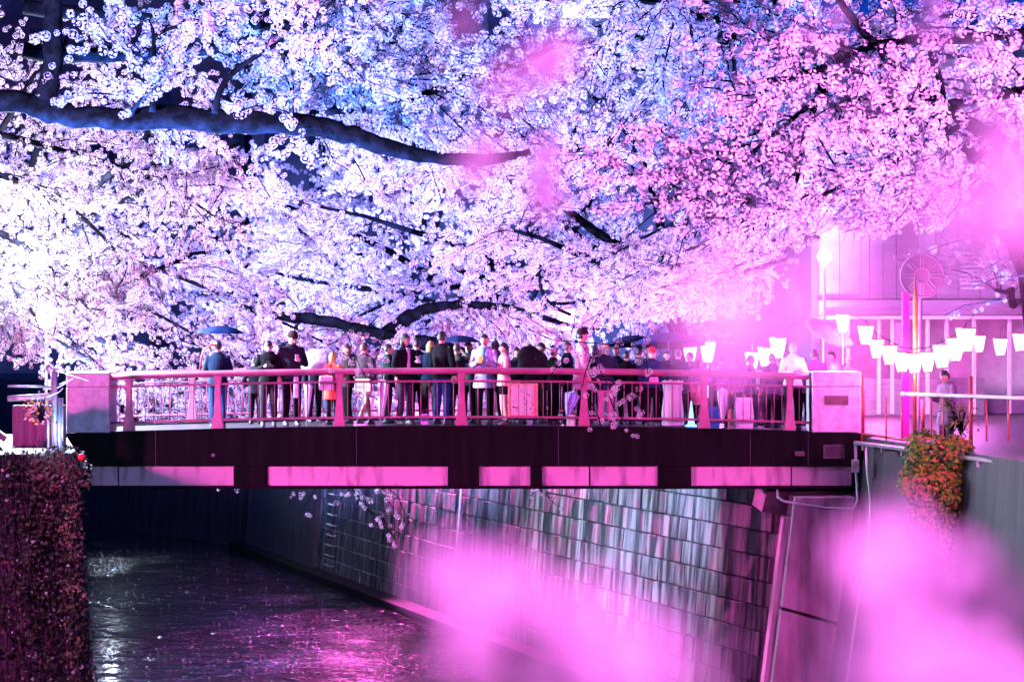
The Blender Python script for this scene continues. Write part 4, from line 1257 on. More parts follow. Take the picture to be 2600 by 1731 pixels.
# rows of big lanterns on the near banks, off frame, then added floodlights that pink the bridge
for (x, y, z, pw, lab) in ((8.7, 24, 2.2, 700, 'lantern on the near right bank'), (8.9, 33.5, 2.4, 500, 'lantern on the right bank before the bridge')):
    rt = paper_lantern((x, y, z), lab, 1.6, 0.4, group='lanterns lighting the near banks')
    point((x, y, z - 0.6), pw, PINK2, 0.25, rt)
    rt.rotation_euler = (0, 0, 0)
floodlight((-9.4, 26, 1.6), (-4.2, 45, -4.9), 21000, PINK, 'added unseen pink floodlight on the near left bank aimed at the bridge', 0.92, 0.3, 0.12, mat='added_lamp_pink')  # added pair of lamps, coned to pink the bridge below the canopy
floodlight((9.4, 27, 1.6), (3.4, 45, -4.2), 9000, PINK, 'added unseen pink floodlight on the near right bank aimed at the bridge', 0.80, 0.3, 0.12, mat='added_lamp_pink')
point(W(2395, 1010, 36.8), 85, (1.0, 0.62, 0.35), 0.3)
point(W(2330, 985, 43.0), 90, PINK2, 0.3)
point(W(2120, 900, 45.4), 260, PINK2, 0.3)
point(W(1850, 880, 50.6), 900, PINK2, 0.3)
point(W(2150, 800, 51), 700, PINK2, 0.4)
for (x, y, z, pw, lab) in ((-4.9, 76, 2.0, 1000, 'far pink lantern on the right bank behind the middle of the crowd'), (-8.6, 90, 2.0, 900, 'farthest pink lantern at the canal bend'), (1.4, 60.5, 2.2, 700, 'pink lantern on the right bank behind the hatted man')):
    rt = paper_lantern((x, y, z), lab, 1.4, 0.4, group='lanterns along the far bank')
    point((x - 0.3, y - 0.2, z - 0.5), pw, PINK2, 0.2, rt)
    rt.rotation_euler = (0, 0, 0)

point(W(2290, 900, 44.6), 500, PINK, 0.3)
# ------------------------------------------------------------ buildings
# pink lit shop building at right
def W0(px, py, Y): return W(px, py, Y)
YS = 58.0
sh = empty('shop_building', (W(2250, 0, YS).x, YS, ZS), label='pale sided shop building with open front at right', cat='building')
s0 = sh.location.copy()
def sbox(name, px0, px1, py0, py1, y, d, mat, parent=sh, bevel=0.0):
    a = W(px0, py1, y); b = W(px1, py0, y)
    mb = MB(); mb.box(((a.x + b.x) / 2 - s0.x, y + d / 2 - s0.y, (a.z + b.z) / 2 - s0.z), (b.x - a.x, d, b.z - a.z))
    return mb.build(name, mat, parent, bevel=bevel)
sbox('wall', 2080, 2900, 150, 745, YS + 0.15, 8, MAT['facade'])
edges = [2080, 2132, 2186, 2208, 2242, 2276, 2330, 2376, 2432, 2488, 2545, 2602, 2660]
for i in range(len(edges) - 1):
    for (t0, t1) in ((455, 758), (150, 452)):
        sbox('siding_panel', edges[i] + 0.8, edges[i + 1] - 0.8, t0, t1, YS + 0.012 * (i % 2), 0.12, MAT['siding'])
sbox('fascia_board', 2080, 2700, 762, 800, YS - 0.35, 0.5, MAT['siding'])
sbox('canopy', 2090, 2700, 802, 810, YS - 0.9, 1.0, MAT['shop'])
for px in (2150, 2228, 2262, 2352, 2400, 2470, 2560):
    sbox('shop_post', px, px + 8, 811, 1050, YS - 0.3, 0.1, MAT['shop'])
sbox('back_wall', 2080, 2900, 811, 1120, YS + 2.0, 0.3, MAT['shop'])
sbox('side_wall', 2060, 2079, 150, 1120, YS + 0.1, 8, MAT['facade'])
for i in range(9):
    sbox('louvre', 2266, 2298, 820 + i * 9, 826 + i * 9, YS - 0.1, 0.05, MAT['shop'])
sbox('counter', 2160, 2500, 960, 1090, YS + 0.4, 0.5, MAT['siding'])
sbox('window', 2500, 2560, 480, 600, YS - 0.02, 0.05, MAT['glass'])
for i in range(9):
    sbox('louvre', 2440, 2500, 640 + i * 11, 646 + i * 11, YS - 0.06, 0.05, MAT['shop'])
point(W(2230, 900, 56.4), 420, PINK, 0.4)
point(W(2450, 790, 55), 420, PINK2, 0.4)
# round disc sign, banner post, orange pole
sg = empty('round_sign', W(2331, 1100, 46), label='large pale round disc with radiating white bars above the garland', cat='sign')
o0 = sg.location.copy(); c = W(2340, 700, 46) - o0; R = 0.42
mb = MB(); n = 36
mb.tube([c + Vector((0, 0.03, 0)), c + Vector((0, -0.03, 0))], R, n); d = mb.build('disc', M_('translucent_disc', (0.55, 0.45, 0.52), 0.3, (0.5, 0.4, 0.5), 3), sg)
mb = MB(); mb.tube([c + Vector((math.cos(a) * R, -0.03, math.sin(a) * R)) for a in np.linspace(0, 2 * math.pi, 40)], 0.018, 6); mb.build('rim', MAT['shop'], sg, True)
wht = M_('white_bar', (0.85, 0.82, 0.85), 0.5)
for k in range(8):
    a = k * math.pi / 4 + 0.0
    mb = MB()
    for s_ in (-0.03, 0.03):
        n_ = Vector((-math.sin(a), 0, math.cos(a))) * s_
        mb.tube([c + Vector((math.cos(a) * 0.17, -0.045, math.sin(a) * 0.17)) + n_, c + Vector((math.cos(a) * 0.37, -0.045, math.sin(a) * 0.37)) + n_], 0.011, 5)
    mb.build('bar', wht, sg)
mb = MB(); mb.tube([c + Vector((math.cos(a) * 0.15, -0.045, math.sin(a) * 0.15)) for a in np.linspace(0, 2 * math.pi, 20)], 0.012, 5); mb.build('hub_ring', wht, sg)
mb = MB(); mb.tube([Vector((0, 0.05, 0)), c + Vector((0, 0.05, 0))], 0.04, 8); mb.build('pole', MAT['shop'], sg, True)
bp = M_('magenta_paint', (0.75, 0.02, 0.35), 0.5, (0.6, 0.015, 0.3), 4)
b_ = W(2299, 1110, 45.5); t_ = W(2299, 742, 45.5)
mb = MB(); mb.box((0, 0, (t_.z - b_.z) / 2), (0.13, 0.13, t_.z - b_.z)); o = mb.build('magenta_post', bp, None, loc=b_, bevel=0.01); tag(o, 'square magenta post standing left of the orange pole', 'post')
op = M_('orange_fabric', (0.8, 0.32, 0.02), 0.6, (0.85, 0.42, 0.03), 6)
b_ = W(2324, 1110, 45.0); t_ = W(2324, 706, 45.0); h_ = t_.z - b_.z
mb = MB(); mb.tube([(0, 0, 0), (0, 0, h_ * 0.45), (0, 0, h_ * 0.6), (0, 0, h_ * 0.85), (0, 0, h_)], [0.028, 0.034, 0.045, 0.045, 0.012], 8); o = mb.build('orange_pole', op, None, True, loc=b_); tag(o, 'orange and yellow wrapped pole in front of the round disc', 'pole')

# dark city buildings behind the trees
def block(px0, px1, pyt, Y, label, nx, nz, lit=()):
    a = W(px0, 0, Y).x; b = W(px1, pyt, Y)
    root = empty('apartment_building', ((a + b.x) / 2, Y, ZS), label=label, cat='building')
    w = b.x - a; h = b.z - ZS
    mb = MB(); mb.box((0, 6, h / 2), (w, 12, h)); mb.build('wall', MAT['facade'], root)
    mb = MB(); mb.box((0, 6, h + 0.2), (w + 0.4, 12.4, 0.4)); mb.build('roof_edge', MAT['facade'], root)
    for i in range(nx):
        for k in range(nz):
            x = -w / 2 + (i + 0.5) * w / nx; z = 3 + k * 3.1
            if z + 1.5 > h: continue
            mb = MB(); mb.box((x, -0.02, z + 0.7), (w / nx * 0.5, 0.06, 1.5)); f = mb.build('window', MAT['facade'], root)
            mb = MB(); mb.box((x, -0.06, z + 0.7), (w / nx * 0.5 - 0.16, 0.03, 1.34)); mb.build('pane', MAT['lit_window'] if (i, k) in lit else MAT['glass'], f)
    return root


block(-400, 620, -120, 135, 'dark apartment block behind the left bank trees', 7, 7)
block(640, 1320, -420, 128, 'tall dark building behind the middle of the blossoms', 6, 9)
block(1340, 2050, -260, 112, 'dark building with one bright window behind the blossoms', 5, 7, lit=())
mb = MB(); a = W(1430, 60, 111.6); b = W(1572, 2, 111.6); mb.box(((a.x + b.x) / 2, 111.7, (a.z + b.z) / 2 + 0.3), (b.x - a.x, 0.1, b.z - a.z)); o = mb.build('lit_sign_board', MAT['lit_window']); tag(o, 'bright white lit board high between the blossoms at the top', 'sign')
block(2060, 3000, 120, 96, 'building behind the shop at the far right', 5, 5)

# ------------------------------------------------------------ people
def hand(mb, w, d, s=1.0, curl=0.5, side=1):
    """palm, four fingers and a thumb from wrist w along direction d"""
    d = Vector(d).normalized(); up = Vector((0, 0, 1))
    a = d.cross(up)
    if a.length < 0.1: a = Vector((1, 0, 0))
    a.normalize(); b = a.cross(d).normalized()
    w = Vector(w)
    mb.tube([w, w + d * 0.04, w + d * 0.085], [0.026, 0.036, 0.034], 8)
    for k, (o, L) in enumerate(((-0.030, 0.065), (-0.010, 0.078), (0.011, 0.073), (0.031, 0.056))):
        k0 = w + d * 0.08 + a * o
        k1 = k0 + d * L * 0.5 - b * L * 0.25 * curl
        k2 = k1 + (d * (1 - curl) - b * curl).normalized() * L * 0.5
        mb.tube([k0, k1, k2], [0.0105, 0.010, 0.008], 6)
    t0 = w + d * 0.03 + a * 0.03 * side
    mb.tube([t0, t0 + d * 0.03 + a * 0.025 * side - b * 0.01, t0 + d * 0.062 + a * 0.02 * side - b * 0.02], [0.014, 0.012, 0.009], 6)


ARM = {
    'down': ((0.245, 0.02, 1.13), (0.25, -0.06, 0.90)),
    'pocket': ((0.29, 0.06, 1.14), (0.20, -0.09, 0.97)),
    'phone': ((0.25, -0.05, 1.12), (0.07, -0.30, 1.20)),
    'chest': ((0.26, -0.03, 1.12), (0.03, -0.22, 1.13)),
    'raise': ((0.27, -0.22, 1.33), (0.10, -0.34, 1.52)),
    'hold': ((0.25, -0.04, 1.12), (0.20, -0.27, 1.22)),
    'up': ((0.30, -0.08, 1.62), (0.22, -0.18, 1.88)),
}
LEG = {
    'stand': (((0.10, -0.02, 0.48), (0.11, 0.03, 0.085)), ((0.10, -0.02, 0.48), (0.11, 0.03, 0.085))),
    'walk': (((0.06, -0.22, 0.52), (0.06, -0.30, 0.09)), ((0.06, 0.02, 0.47), (0.06, 0.30, 0.12))),
    'shift': (((0.14, -0.06, 0.48), (0.17, 0.0, 0.085)), ((0.09, -0.01, 0.48), (0.09, 0.05, 0.085))),
}
GRP = 'people standing on the footbridge'
n_person = 0


def person(px, head_py, Y, face, label, top, bottom, hair='hair_black', arms=('down', 'down'), legs='stand', hairstyle='short', hat=None, mask=False,
           coat=0.0, skirt=None, shorts=False, hood=False, open_shirt=None, look=0.0, base=None, nod=0.0, pack=None, loc=None, feet=True):
    """face: degrees, 0 = towards the camera, 180 = back to it, 90 = to picture right"""
    global n_person
    n_person += 1
    x = (px - 1300) / F * Y
    z0 = (arch(x) - 0.03) if base is None else base
    htop = CAMZ + (865.5 - head_py) / F * Y
    H = htop - z0; k = H / 1.74
    if loc is None: loc = (x, Y, z0)
    root = empty('person', loc, math.radians(face), label=label, cat='person', group=GRP)
    root.scale = (k, k, k)
    rr = random.Random(n_person * 13)
    # ---- body, one surface
    mb = MB()
    mb.rings([(0, 0, 0.86, 0.15, 0.105), (0, 0, 0.95, 0.165, 0.115), (0, 0, 1.08, 0.135, 0.10), (0, -0.005, 1.22, 0.155, 0.115), (0, 0, 1.34, 0.17, 0.115), (0, 0, 1.42, 0.14, 0.085), (0, 0, 1.46, 0.07, 0.06)], 14)
    ha = math.radians(look)
    hc = Vector((0, -0.012 - 0.05 * nod, 1.605 - 0.02 * nod))
    mb.tube([(0, 0.01, 1.40), (0, 0.0, 1.48), (hc.x, hc.y + 0.02, hc.z - 0.05)], [0.062, 0.052, 0.055], 10)
    for s_, nm in ((1, arms[0]), (-1, arms[1])):
        e, w = ARM[nm]
        sh_ = Vector((0.175 * s_, 0, 1.395)); e = Vector((e[0] * s_, e[1], e[2])); w = Vector((w[0] * s_, w[1], w[2]))
        mb.tube([sh_ * 0.75 + Vector((0, 0, 0.35)), sh_, sh_.lerp(e, 0.5), e, e.lerp(w, 0.4), w], [0.05, 0.052, 0.045, 0.038, 0.036, 0.025], 10)
        hand(mb, w, (w - e), 1, 0.75 if nm in ('phone', 'hold', 'raise', 'chest') else 0.35, s_)
    lg = LEG[legs]
    for s_, (kn, an) in zip((1, -1), lg):
        hp = Vector((0.085 * s_, 0, 0.90)); kn = Vector((kn[0] * s_, kn[1], kn[2])); an = Vector((an[0] * s_, an[1], an[2]))
        mb.tube([hp, hp.lerp(kn, 0.5), kn, kn.lerp(an, 0.35), an], [0.085, 0.070, 0.052, 0.054, 0.034], 10)
        mb.tube([an, an + Vector((0, -0.06, -0.045)), an + Vector((0, -0.15, -0.06))], [0.036, 0.036, 0.026], 8)
    # head with jaw, nose, ears
    Rh = Matrix.Rotation(ha, 3, 'Z') @ Matrix.Rotation(0.35 * nod, 3, 'X')
    hb = MB(); seg, rg = 16, 12
    for i in range(rg + 1):
        th = math.pi * i / rg; zz = -math.cos(th)
        for j in range(seg):
            a = 2 * math.pi * j / seg
            sx = 0.076 * math.sin(th); sy = 0.096 * math.sin(th)
            x_ = sx * math.cos(a); y_ = sy * math.sin(a); z_ = 0.118 * zz
            if z_ < -0.02:          # jaw narrows, chin forward
                f_ = min(1, (-0.02 - z_) / 0.10)
                x_ *= 1 - 0.28 * f_; y_ = y_ * (1 - 0.25 * f_) - 0.012 * f_
            if y_ < 0: y_ *= 0.96
            v = Rh @ Vector((x_, y_, z_)); hb.v.append(tuple(hc + v))
    for i in range(rg):
        for j in range(seg):
            a = i * seg + j; b = i * seg + (j + 1) % seg
            hb.f.append((a, b, b + seg, a + seg))
    mb.add(hb.v, hb.f)
    def hp_(x_, y_, z_): return hc + Rh @ Vector((x_, y_, z_))
    mb.tube([hp_(0, -0.085, 0.02), hp_(0, -0.104, -0.012), hp_(0, -0.107, -0.024), hp_(0, -0.09, -0.033)], [0.007, 0.011, 0.013, 0.008], 6)
    for s_ in (1, -1):
        mb.ball(hp_(0.078 * s_, 0.006, 0.0), (0.010, 0.018, 0.028), 8, 6)
    bo = mb.build('body', MAT['skin'], root, True)
    rm = bo.modifiers.new('skin_join', 'REMESH'); rm.mode = 'VOXEL'; rm.voxel_size = 0.0125; rm.use_smooth_shade = True
    # eyes, brows, mouth
    if abs(((face + look + 180) % 360) - 180) < 110:
        for s_ in (1, -1):
            e_ = MB(); e_.ball(hp_(0.030 * s_, -0.083, 0.008), (0.012, 0.008, 0.006), 8, 6); e_.build('eye', MAT['hair_black'], root, True)
            e_ = MB(); e_.tube([hp_(0.016 * s_, -0.090, 0.028), hp_(0.044 * s_, -0.080, 0.028)], 0.004, 5); e_.build('eyebrow', MAT['hair_black'], root, True)
        if not mask:
            e_ = MB(); e_.tube([hp_(-0.022, -0.085, -0.058), hp_(0, -0.092, -0.060), hp_(0.022, -0.085, -0.058)], [0.003, 0.006, 0.003], 6); e_.build('mouth', cloth((0.35, 0.06, 0.07)), root, True)
        else:
            e_ = MB(); e_.rings([(0, 0, -0.085, 0.045, 0.055), (0, 0, -0.06, 0.062, 0.085), (0, 0, -0.03, 0.072, 0.096), (0, 0, -0.012, 0.078, 0.094)], 14)
            vv = [tuple(hc + Rh @ (Vector(v) + Vector((0, -0.014, 0)))) for v in e_.v]; e_.v = vv
            e_.build('face_mask', cloth((0.75, 0.72, 0.75)), root, True)
    # hair
    hm = MB()
    def cap(sc, cut_z, back, front=0.045):
        seg2 = 18; rg2 = 9; start = len(hm.v)
        for i in range(rg2 + 1):
            th = (math.pi * 0.62) * i / rg2
            for j in range(seg2):
                a = 2 * math.pi * j / seg2
                x_ = 0.083 * sc * math.sin(th) * math.cos(a); y_ = 0.103 * sc * math.sin(th) * math.sin(a) + 0.006; z_ = 0.128 * sc * math.cos(th)
                lim = front if y_ < -0.03 else (front + (cut_z - front) * min(1, (y_ + 0.03) / 0.06))
                if z_ < lim: z_ = lim
                j_ = rr.uniform(-0.004, 0.004)
                hm.v.append(tuple(hp_(x_ * (1 + j_ * 8), y_ * (1 + j_ * 8), z_ + j_)))
        for i in range(rg2):
            for j in range(seg2):
                a = start + i * seg2 + j; b = start + i * seg2 + (j + 1) % seg2
                hm.f.append((a, a + seg2, b + seg2, b))
    cap(1.0, -0.055, True)
    if hairstyle == 'long':
        hm.rings([(0, 0, 0.05, 0.085, 0.05), (0, 0, -0.05, 0.092, 0.05), (0, 0, -0.16, 0.095, 0.042), (0, 0, -0.27, 0.075, 0.03), (0, 0, -0.33, 0.03, 0.015)], 12)
        n0 = len(hm.v) - 60
        for i in range(n0, len(hm.v)):
            v = Vector(hm.v[i]); hm.v[i] = tuple(hc + Rh @ (v + Vector((0, 0.062, 0))))
    elif hairstyle == 'bob':
        hm.rings([(0, 0, 0.05, 0.086, 0.07), (0, 0, -0.04, 0.094, 0.072), (0, 0, -0.11, 0.088, 0.055), (0, 0, -0.13, 0.07, 0.04)], 12)
        n0 = len(hm.v) - 48
        for i in range(n0, len(hm.v)):
            v = Vector(hm.v[i]); hm.v[i] = tuple(hc + Rh @ (v + Vector((0, 0.035, 0))))
    ho = hm.build('hair', MAT[hair], root, True)
    if hat:
        kind, hcol = hat
        hh = MB()
        hh.rings([(0, 0, 0.035, 0.094, 0.112), (0, 0, 0.065, 0.097, 0.115), (0, 0, 0.068, 0.089, 0.106), (0, 0, 0.115, 0.078, 0.092), (0, 0, 0.145, 0.045, 0.05), (0, 0, 0.152, 0.01, 0.01)], 14)
        if kind == 'cap':
            hh.rings([(0, -0.07, 0.038, 0.075, 0.085), (0, -0.075, 0.046, 0.075, 0.085)], 12)
        if kind == 'brim':
            hh.rings([(0, 0, 0.030, 0.15, 0.165), (0, 0, 0.040, 0.15, 0.165)], 16)
        hh.v = [tuple(hc + Rh @ (Vector(v) + Vector((0, 0.006, 0)))) for v in hh.v]
        hh.build('hat', cloth(hcol), root, True)
    # jacket
    j = MB(); lo = 0.86 - coat
    fl = 0.02 + coat * 0.16
    j.rings([(0, 0, lo, 0.185 + fl, 0.135 + fl), (0, 0, lo + (0.97 - lo) * 0.5, 0.188 + fl * 0.6, 0.137 + fl * 0.6), (0, 0, 0.99, 0.178, 0.135), (0, 0, 1.10, 0.172, 0.13), (0, 0, 1.25, 0.188, 0.138), (0, 0, 1.36, 0.205, 0.13), (0, 0.0, 1.425, 0.165, 0.105), (0, 0.005, 1.475, 0.085, 0.078), (0, 0.005, 1.50, 0.078, 0.072)], 16)
    for s_, nm in ((1, arms[0]), (-1, arms[1])):
        e, w = ARM[nm]
        sh_ = Vector((0.178 * s_, 0, 1.385)); e = Vector((e[0] * s_, e[1], e[2])); w = Vector((w[0] * s_, w[1], w[2]))
        j.tube([Vector((0.09 * s_, 0, 1.37)), sh_, sh_.lerp(e, 0.5), e, e.lerp(w, 0.5), e.lerp(w, 0.95)], [0.06, 0.074, 0.068, 0.062, 0.055, 0.044], 12)
    if hood:
        j.tube([(0.07, 0.02, 1.47), (0.085, 0.08, 1.46), (0, 0.115, 1.45), (-0.085, 0.08, 1.46), (-0.07, 0.02, 1.47)], [0.03, 0.045, 0.055, 0.045, 0.03], 8)
    jo = j.build('jacket', cloth(top), root, True)
    rm = jo.modifiers.new('cloth_join', 'REMESH'); rm.mode = 'VOXEL'; rm.voxel_size = 0.018; rm.use_smooth_shade = True
    if open_shirt:
        s2 = MB(); s2.rings([(0, -0.100, 1.02, 0.045, 0.042), (0, -0.103, 1.25, 0.052, 0.045), (0, -0.09, 1.40, 0.05, 0.04), (0, -0.055, 1.47, 0.045, 0.035)], 10); s2.build('shirt', cloth(open_shirt), root, True)
    # trousers / skirt
    if skirt:
        sk = MB(); sk.rings([(0, 0, skirt[1], 0.235, 0.19), (0, 0, (skirt[1] + 1) / 2, 0.205, 0.16), (0, 0, 1.0, 0.172, 0.13), (0, 0, 1.03, 0.165, 0.125)], 18)
        sk.build('skirt', cloth(skirt[0]), root, True)
    if bottom is not None:
        tr = MB()
        tr.rings([(0, 0, 0.80, 0.16, 0.11), (0, 0, 0.88, 0.175, 0.125), (0, 0, 1.0, 0.168, 0.122), (0, 0, 1.04, 0.155, 0.115)], 14)
        for s_, (kn, an) in zip((1, -1), lg):
            hp = Vector((0.088 * s_, 0, 0.90)); kn = Vector((kn[0] * s_, kn[1], kn[2])); an = Vector((an[0] * s_, an[1], an[2]))
            if shorts: tr.tube([hp, hp.lerp(kn, 0.5), hp.lerp(kn, 0.62)], [0.098, 0.093, 0.092], 12)
            else: tr.tube([hp, hp.lerp(kn, 0.5), kn, kn.lerp(an, 0.5), an + Vector((0, 0, 0.0))], [0.098, 0.090, 0.074, 0.068, 0.060], 12)
        to = tr.build('trousers' if not shorts else 'shorts', cloth(bottom), root, True)
        rm = to.modifiers.new('cloth_join', 'REMESH'); rm.mode = 'VOXEL'; rm.voxel_size = 0.018; rm.use_smooth_shade = True
    for s_, (kn, an) in zip((1, -1), lg):
        an = Vector((an[0] * s_, an[1], an[2]))
        sh2 = MB(); sh2.rings([(0, -0.05, -0.085, 0.048, 0.135), (0, -0.05, -0.05, 0.050, 0.135), (0, -0.035, -0.01, 0.044, 0.09), (0, 0.0, 0.03, 0.044, 0.05)], 12)
        sh2.v = [tuple(Vector(v) + an) for v in sh2.v]
        sh2.build('shoe', MAT['shoe'], root, True)
    return root


def off(root, v):
    """world point of a point given in the person's own frame"""
    k = root.scale[0]
    return Vector(root.location) + Matrix.Rotation(root.rotation_euler.z, 3, 'Z') @ (Vector(v) * k)


def phone(root, label, col=(0.02, 0.02, 0.025)):
    p = off(root, (0, -0.42, 1.24))
    e = empty('smartphone', p, root.rotation_euler.z, label=label, cat='phone')
    mb = MB(); mb.box((0, 0, 0), (0.078, 0.010, 0.155), M=Matrix.Rotation(-0.5, 3, 'X')); mb.build('case', cloth(col), e, bevel=0.004)
    mb = MB(); mb.box((0, 0.0065, 0.0), (0.068, 0.002, 0.14), M=Matrix.Rotation(-0.5, 3, 'X')); mb.build('screen', MAT['glass'], e)
    return e


def open_umbrella(loc, R, col, label, tiltx=0.0, tilty=0.0, clear=False, shaft=0.75, ribs=8, flat=0.32):
    root = empty('umbrella', loc, label=label, cat='umbrella')
    root.rotation_euler = (tiltx, tilty, rnd.uniform(0, 0.7))
    mt = MAT['clear'] if clear else cloth(col)
    vs, fs = [], []
    rings_ = [(0.0, 0.0), (0.3, 0.02), (0.6, 0.10), (0.85, 0.22), (1.0, flat)]
    seg = ribs * 4
    for t_, dz in rings_:
        for j in range(seg):
            a = 2 * math.pi * j / seg; w_ = 1 - 0.06 * (1 - abs(math.cos(a * ribs / 2))) * t_
            vs.append((R * t_ * math.cos(a) * w_, R * t_ * math.sin(a) * w_, shaft - R * dz * (1.0 + 0.05 * (1 - abs(math.cos(a * ribs / 2))))))
    for i in range(len(rings_) - 1):
        for j in range(seg):
            a = i * seg + j; b = i * seg + (j + 1) % seg
            fs.append((a, b, b + seg, a + seg))
    mb = MB(); mb.add(vs, fs); c = mb.build('canopy', mt, root, True)
    so = c.modifiers.new('thickness', 'SOLIDIFY'); so.thickness = 0.003
    for k in range(ribs):
        a = 2 * math.pi * k / ribs
        mb = MB(); mb.tube([(R * t_ * math.cos(a), R * t_ * math.sin(a), shaft - R * dz - 0.008) for t_, dz in rings_], 0.003, 4); mb.build('rib', MAT['steel'], root)
    mb = MB(); mb.tube([(0, 0, shaft + 0.05), (0, 0, 0.06), (0, 0, 0.0)], [0.006, 0.006, 0.013], 6); mb.build('shaft', MAT['steel'], root)
    mb = MB(); mb.tube([(0, 0, 0.02), (0, 0, -0.05), (0.02, 0, -0.08), (0.05, 0, -0.075), (0.06, 0, -0.05)], 0.012, 6); mb.build('handle', MAT['black'], root, True)
    return root


def folded_umbrella(loc, h, r_, mt, label, tilt=0.0):
    root = empty('folded_umbrella', loc, label=label, cat='umbrella'); root.rotation_euler = (0, tilt, 0)
    mb = MB(); n = 16; vs = []; fs = []
    prof = [(0.02, 0.008), (0.25, 0.45), (0.6, 0.85), (0.78, 1.0), (0.80, 0.9), (0.86, 0.35)]
    for t_, w_ in prof:
        for j in range(n):
            a = 2 * math.pi * j / n; q_ = 1 if j % 2 else 0.72
            vs.append((r_ * w_ * q_ * math.cos(a), r_ * w_ * q_ * math.sin(a), t_ * h))
    for i in range(len(prof) - 1):
        for j in range(n):
            a = i * n + j; b = i * n + (j + 1) % n; fs.append((a, b, b + n, a + n))
    mb.add(vs, fs); mb.build('canopy', mt, root)
    mb = MB(); mb.tube([(0, 0, -0.02), (0, 0, h), (0.0, 0, h + 0.04), (0.05, 0, h + 0.08), (0.09, 0, h + 0.03)], 0.009, 6); mb.build('shaft', MAT['steel'], root)
    return root


cm = bpy.data.materials.new('clear_vinyl'); cm.use_nodes = True
nt = cm.node_tree; pb = nt.nodes['Principled BSDF']
pb.inputs['Base Color'].default_value = (0.75, 0.72, 0.85, 1); pb.inputs['Roughness'].default_value = 0.22; pb.inputs['Alpha'].default_value = 0.42
MAT['clear'] = cm
MAT['frost'] = M_('frosted_vinyl', (0.62, 0.58, 0.72), 0.3, (0.75, 0.72, 0.82), 4, (6, 6, 0.6), 0.3)

YP = 46.6
BK = (0.006, 0.006, 0.008); NAVY = (0.006, 0.014, 0.035); JEANS = (0.010, 0.045, 0.12); GREY = (0.022, 0.02, 0.024)
P = {}
P[1] = person(553, 862, 46.3, 180, 'person seen from behind in navy coat and blue jeans at the left railing', NAVY, JEANS, arms=('hold', 'hold'), coat=0.05)
P[2] = person(682, 860, 46.3, 5, 'person in black hooded jacket and white face mask looking down at a phone', BK, GREY, arms=('phone', 'phone'), mask=True, hood=True, nod=1)
P[3] = person(740, 838, 46.4, 20, 'tall person in dark beanie and varsity jacket with pale sleeves', (0.02, 0.02, 0.03), BK, arms=('phone', 'down'), hat=('beanie', (0.035, 0.018, 0.016)), nod=1, look=15)
P[4] = person(845, 892, 46.9, 150, 'short person in coral red flared coat carrying a pale shoulder bag', (0.75, 0.13, 0.08), BK, hair='hair_blond', arms=('down', 'hold'), coat=0.26, hairstyle='bob')
P[5] = person(925, 868, 46.5, 150, 'person walking in pale shorts and tights behind the hanging blossoms', (0.05, 0.04, 0.05), (0.62, 0.55, 0.42), hair='hair_brown', arms=('pocket', 'pocket'), legs='walk', shorts=True)
P[6] = person(1028, 846, 46.5, 40, 'smiling person with dark hair and open black jacket over white shirt', BK, (0.03, 0.03, 0.045), arms=('phone', 'down'), open_shirt=(0.5, 0.45, 0.55), look=25, hairstyle='bob')
P[7] = person(1093, 864, 47.3, 170, 'person with short blond hair behind the tall man in black', NAVY, (0.04, 0.035, 0.03), hair='hair_blond', arms=('pocket', 'down'), hairstyle='bob')
P[8] = person(1122, 839, 46.6, 150, 'tall person from behind in black jacket and blue jeans with cropped hair', BK, JEANS, arms=('phone', 'down'))
P[9] = person(1160, 870, 47.0, 175, 'brown haired person in olive vest with hands lifted to the face', (0.16, 0.15, 0.10), BK, hair='hair_brown', arms=('raise', 'raise'))
P[10] = person(1230, 846, 46.5, -10, 'person in pale blue jacket and white shirt holding a yellow phone', (0.42, 0.55, 0.72), BK, arms=('phone', 'phone'), coat=0.16, open_shirt=(0.10, 0.35, 0.38))
P[11] = person(1280, 868, 46.3, -75, 'person in profile with dark hair, pink jacket and black shorts', (0.72, 0.38, 0.40), BK, arms=('chest', 'hold'), hairstyle='long', shorts=True, coat=0.04)
P[12] = person(1345, 872, 47.2, 180, 'person in black coat from behind beside the speckled board', (0.010, 0.010, 0.012), BK, arms=('down', 'down'), coat=0.2, hood=True)
P[13] = person(1405, 880, 47.0, 120, 'person in black coat partly hidden behind the hanging blossoms', BK, BK, hair='hair_brown', arms=('hold', 'pocket'), coat=0.1)
P[14] = person(1478, 834, 46.5, 100, 'tall person in mauve raincoat and dark cap', (0.42, 0.20, 0.30), BK, arms=('hold', 'down'), coat=0.22, hat=('cap', (0.03, 0.015, 0.018)))
P[15] = person(1538, 870, 46.6, 10, 'person with light brown hair and orange lit face in dark blue coat', (0.02, 0.035, 0.05), (0.5, 0.22, 0.35), hair='hair_blond', arms=('chest', 'pocket'), coat=0.12, hairstyle='bob')
P[16] = person(1655, 882, 46.4, 0, 'person in red brimmed hat with red hair and blue face mask', (0.02, 0.04, 0.10), BK, hair='hair_blond', arms=('phone', 'down'), mask=True, hat=('brim', (0.65, 0.02, 0.04)), hairstyle='long')
P[17] = person(1590, 890, 47.2, 185, 'person in black between the orange faced person and the red hat', BK, BK, arms=('down', 'down'), coat=0.1)
P[18] = person(1722, 885, 47.4, 170, 'person in dark coat below the large dark blue umbrella', (0.03, 0.03, 0.07), BK, arms=('hold', 'down'), coat=0.15)
P[19] = person(1775, 905, 46.9, 150, 'person in pink skirt behind the railing post', (0.25, 0.12, 0.35), BK, hair='hair_brown', arms=('down', 'phone'), skirt=((0.80, 0.22, 0.30), 0.55), hairstyle='long')
P[20] = person(1832, 898, 47.2, 180, 'violet lit person left of the folded pale umbrella', (0.30, 0.12, 0.36), (0.03, 0.03, 0.06), arms=('hold', 'down'))
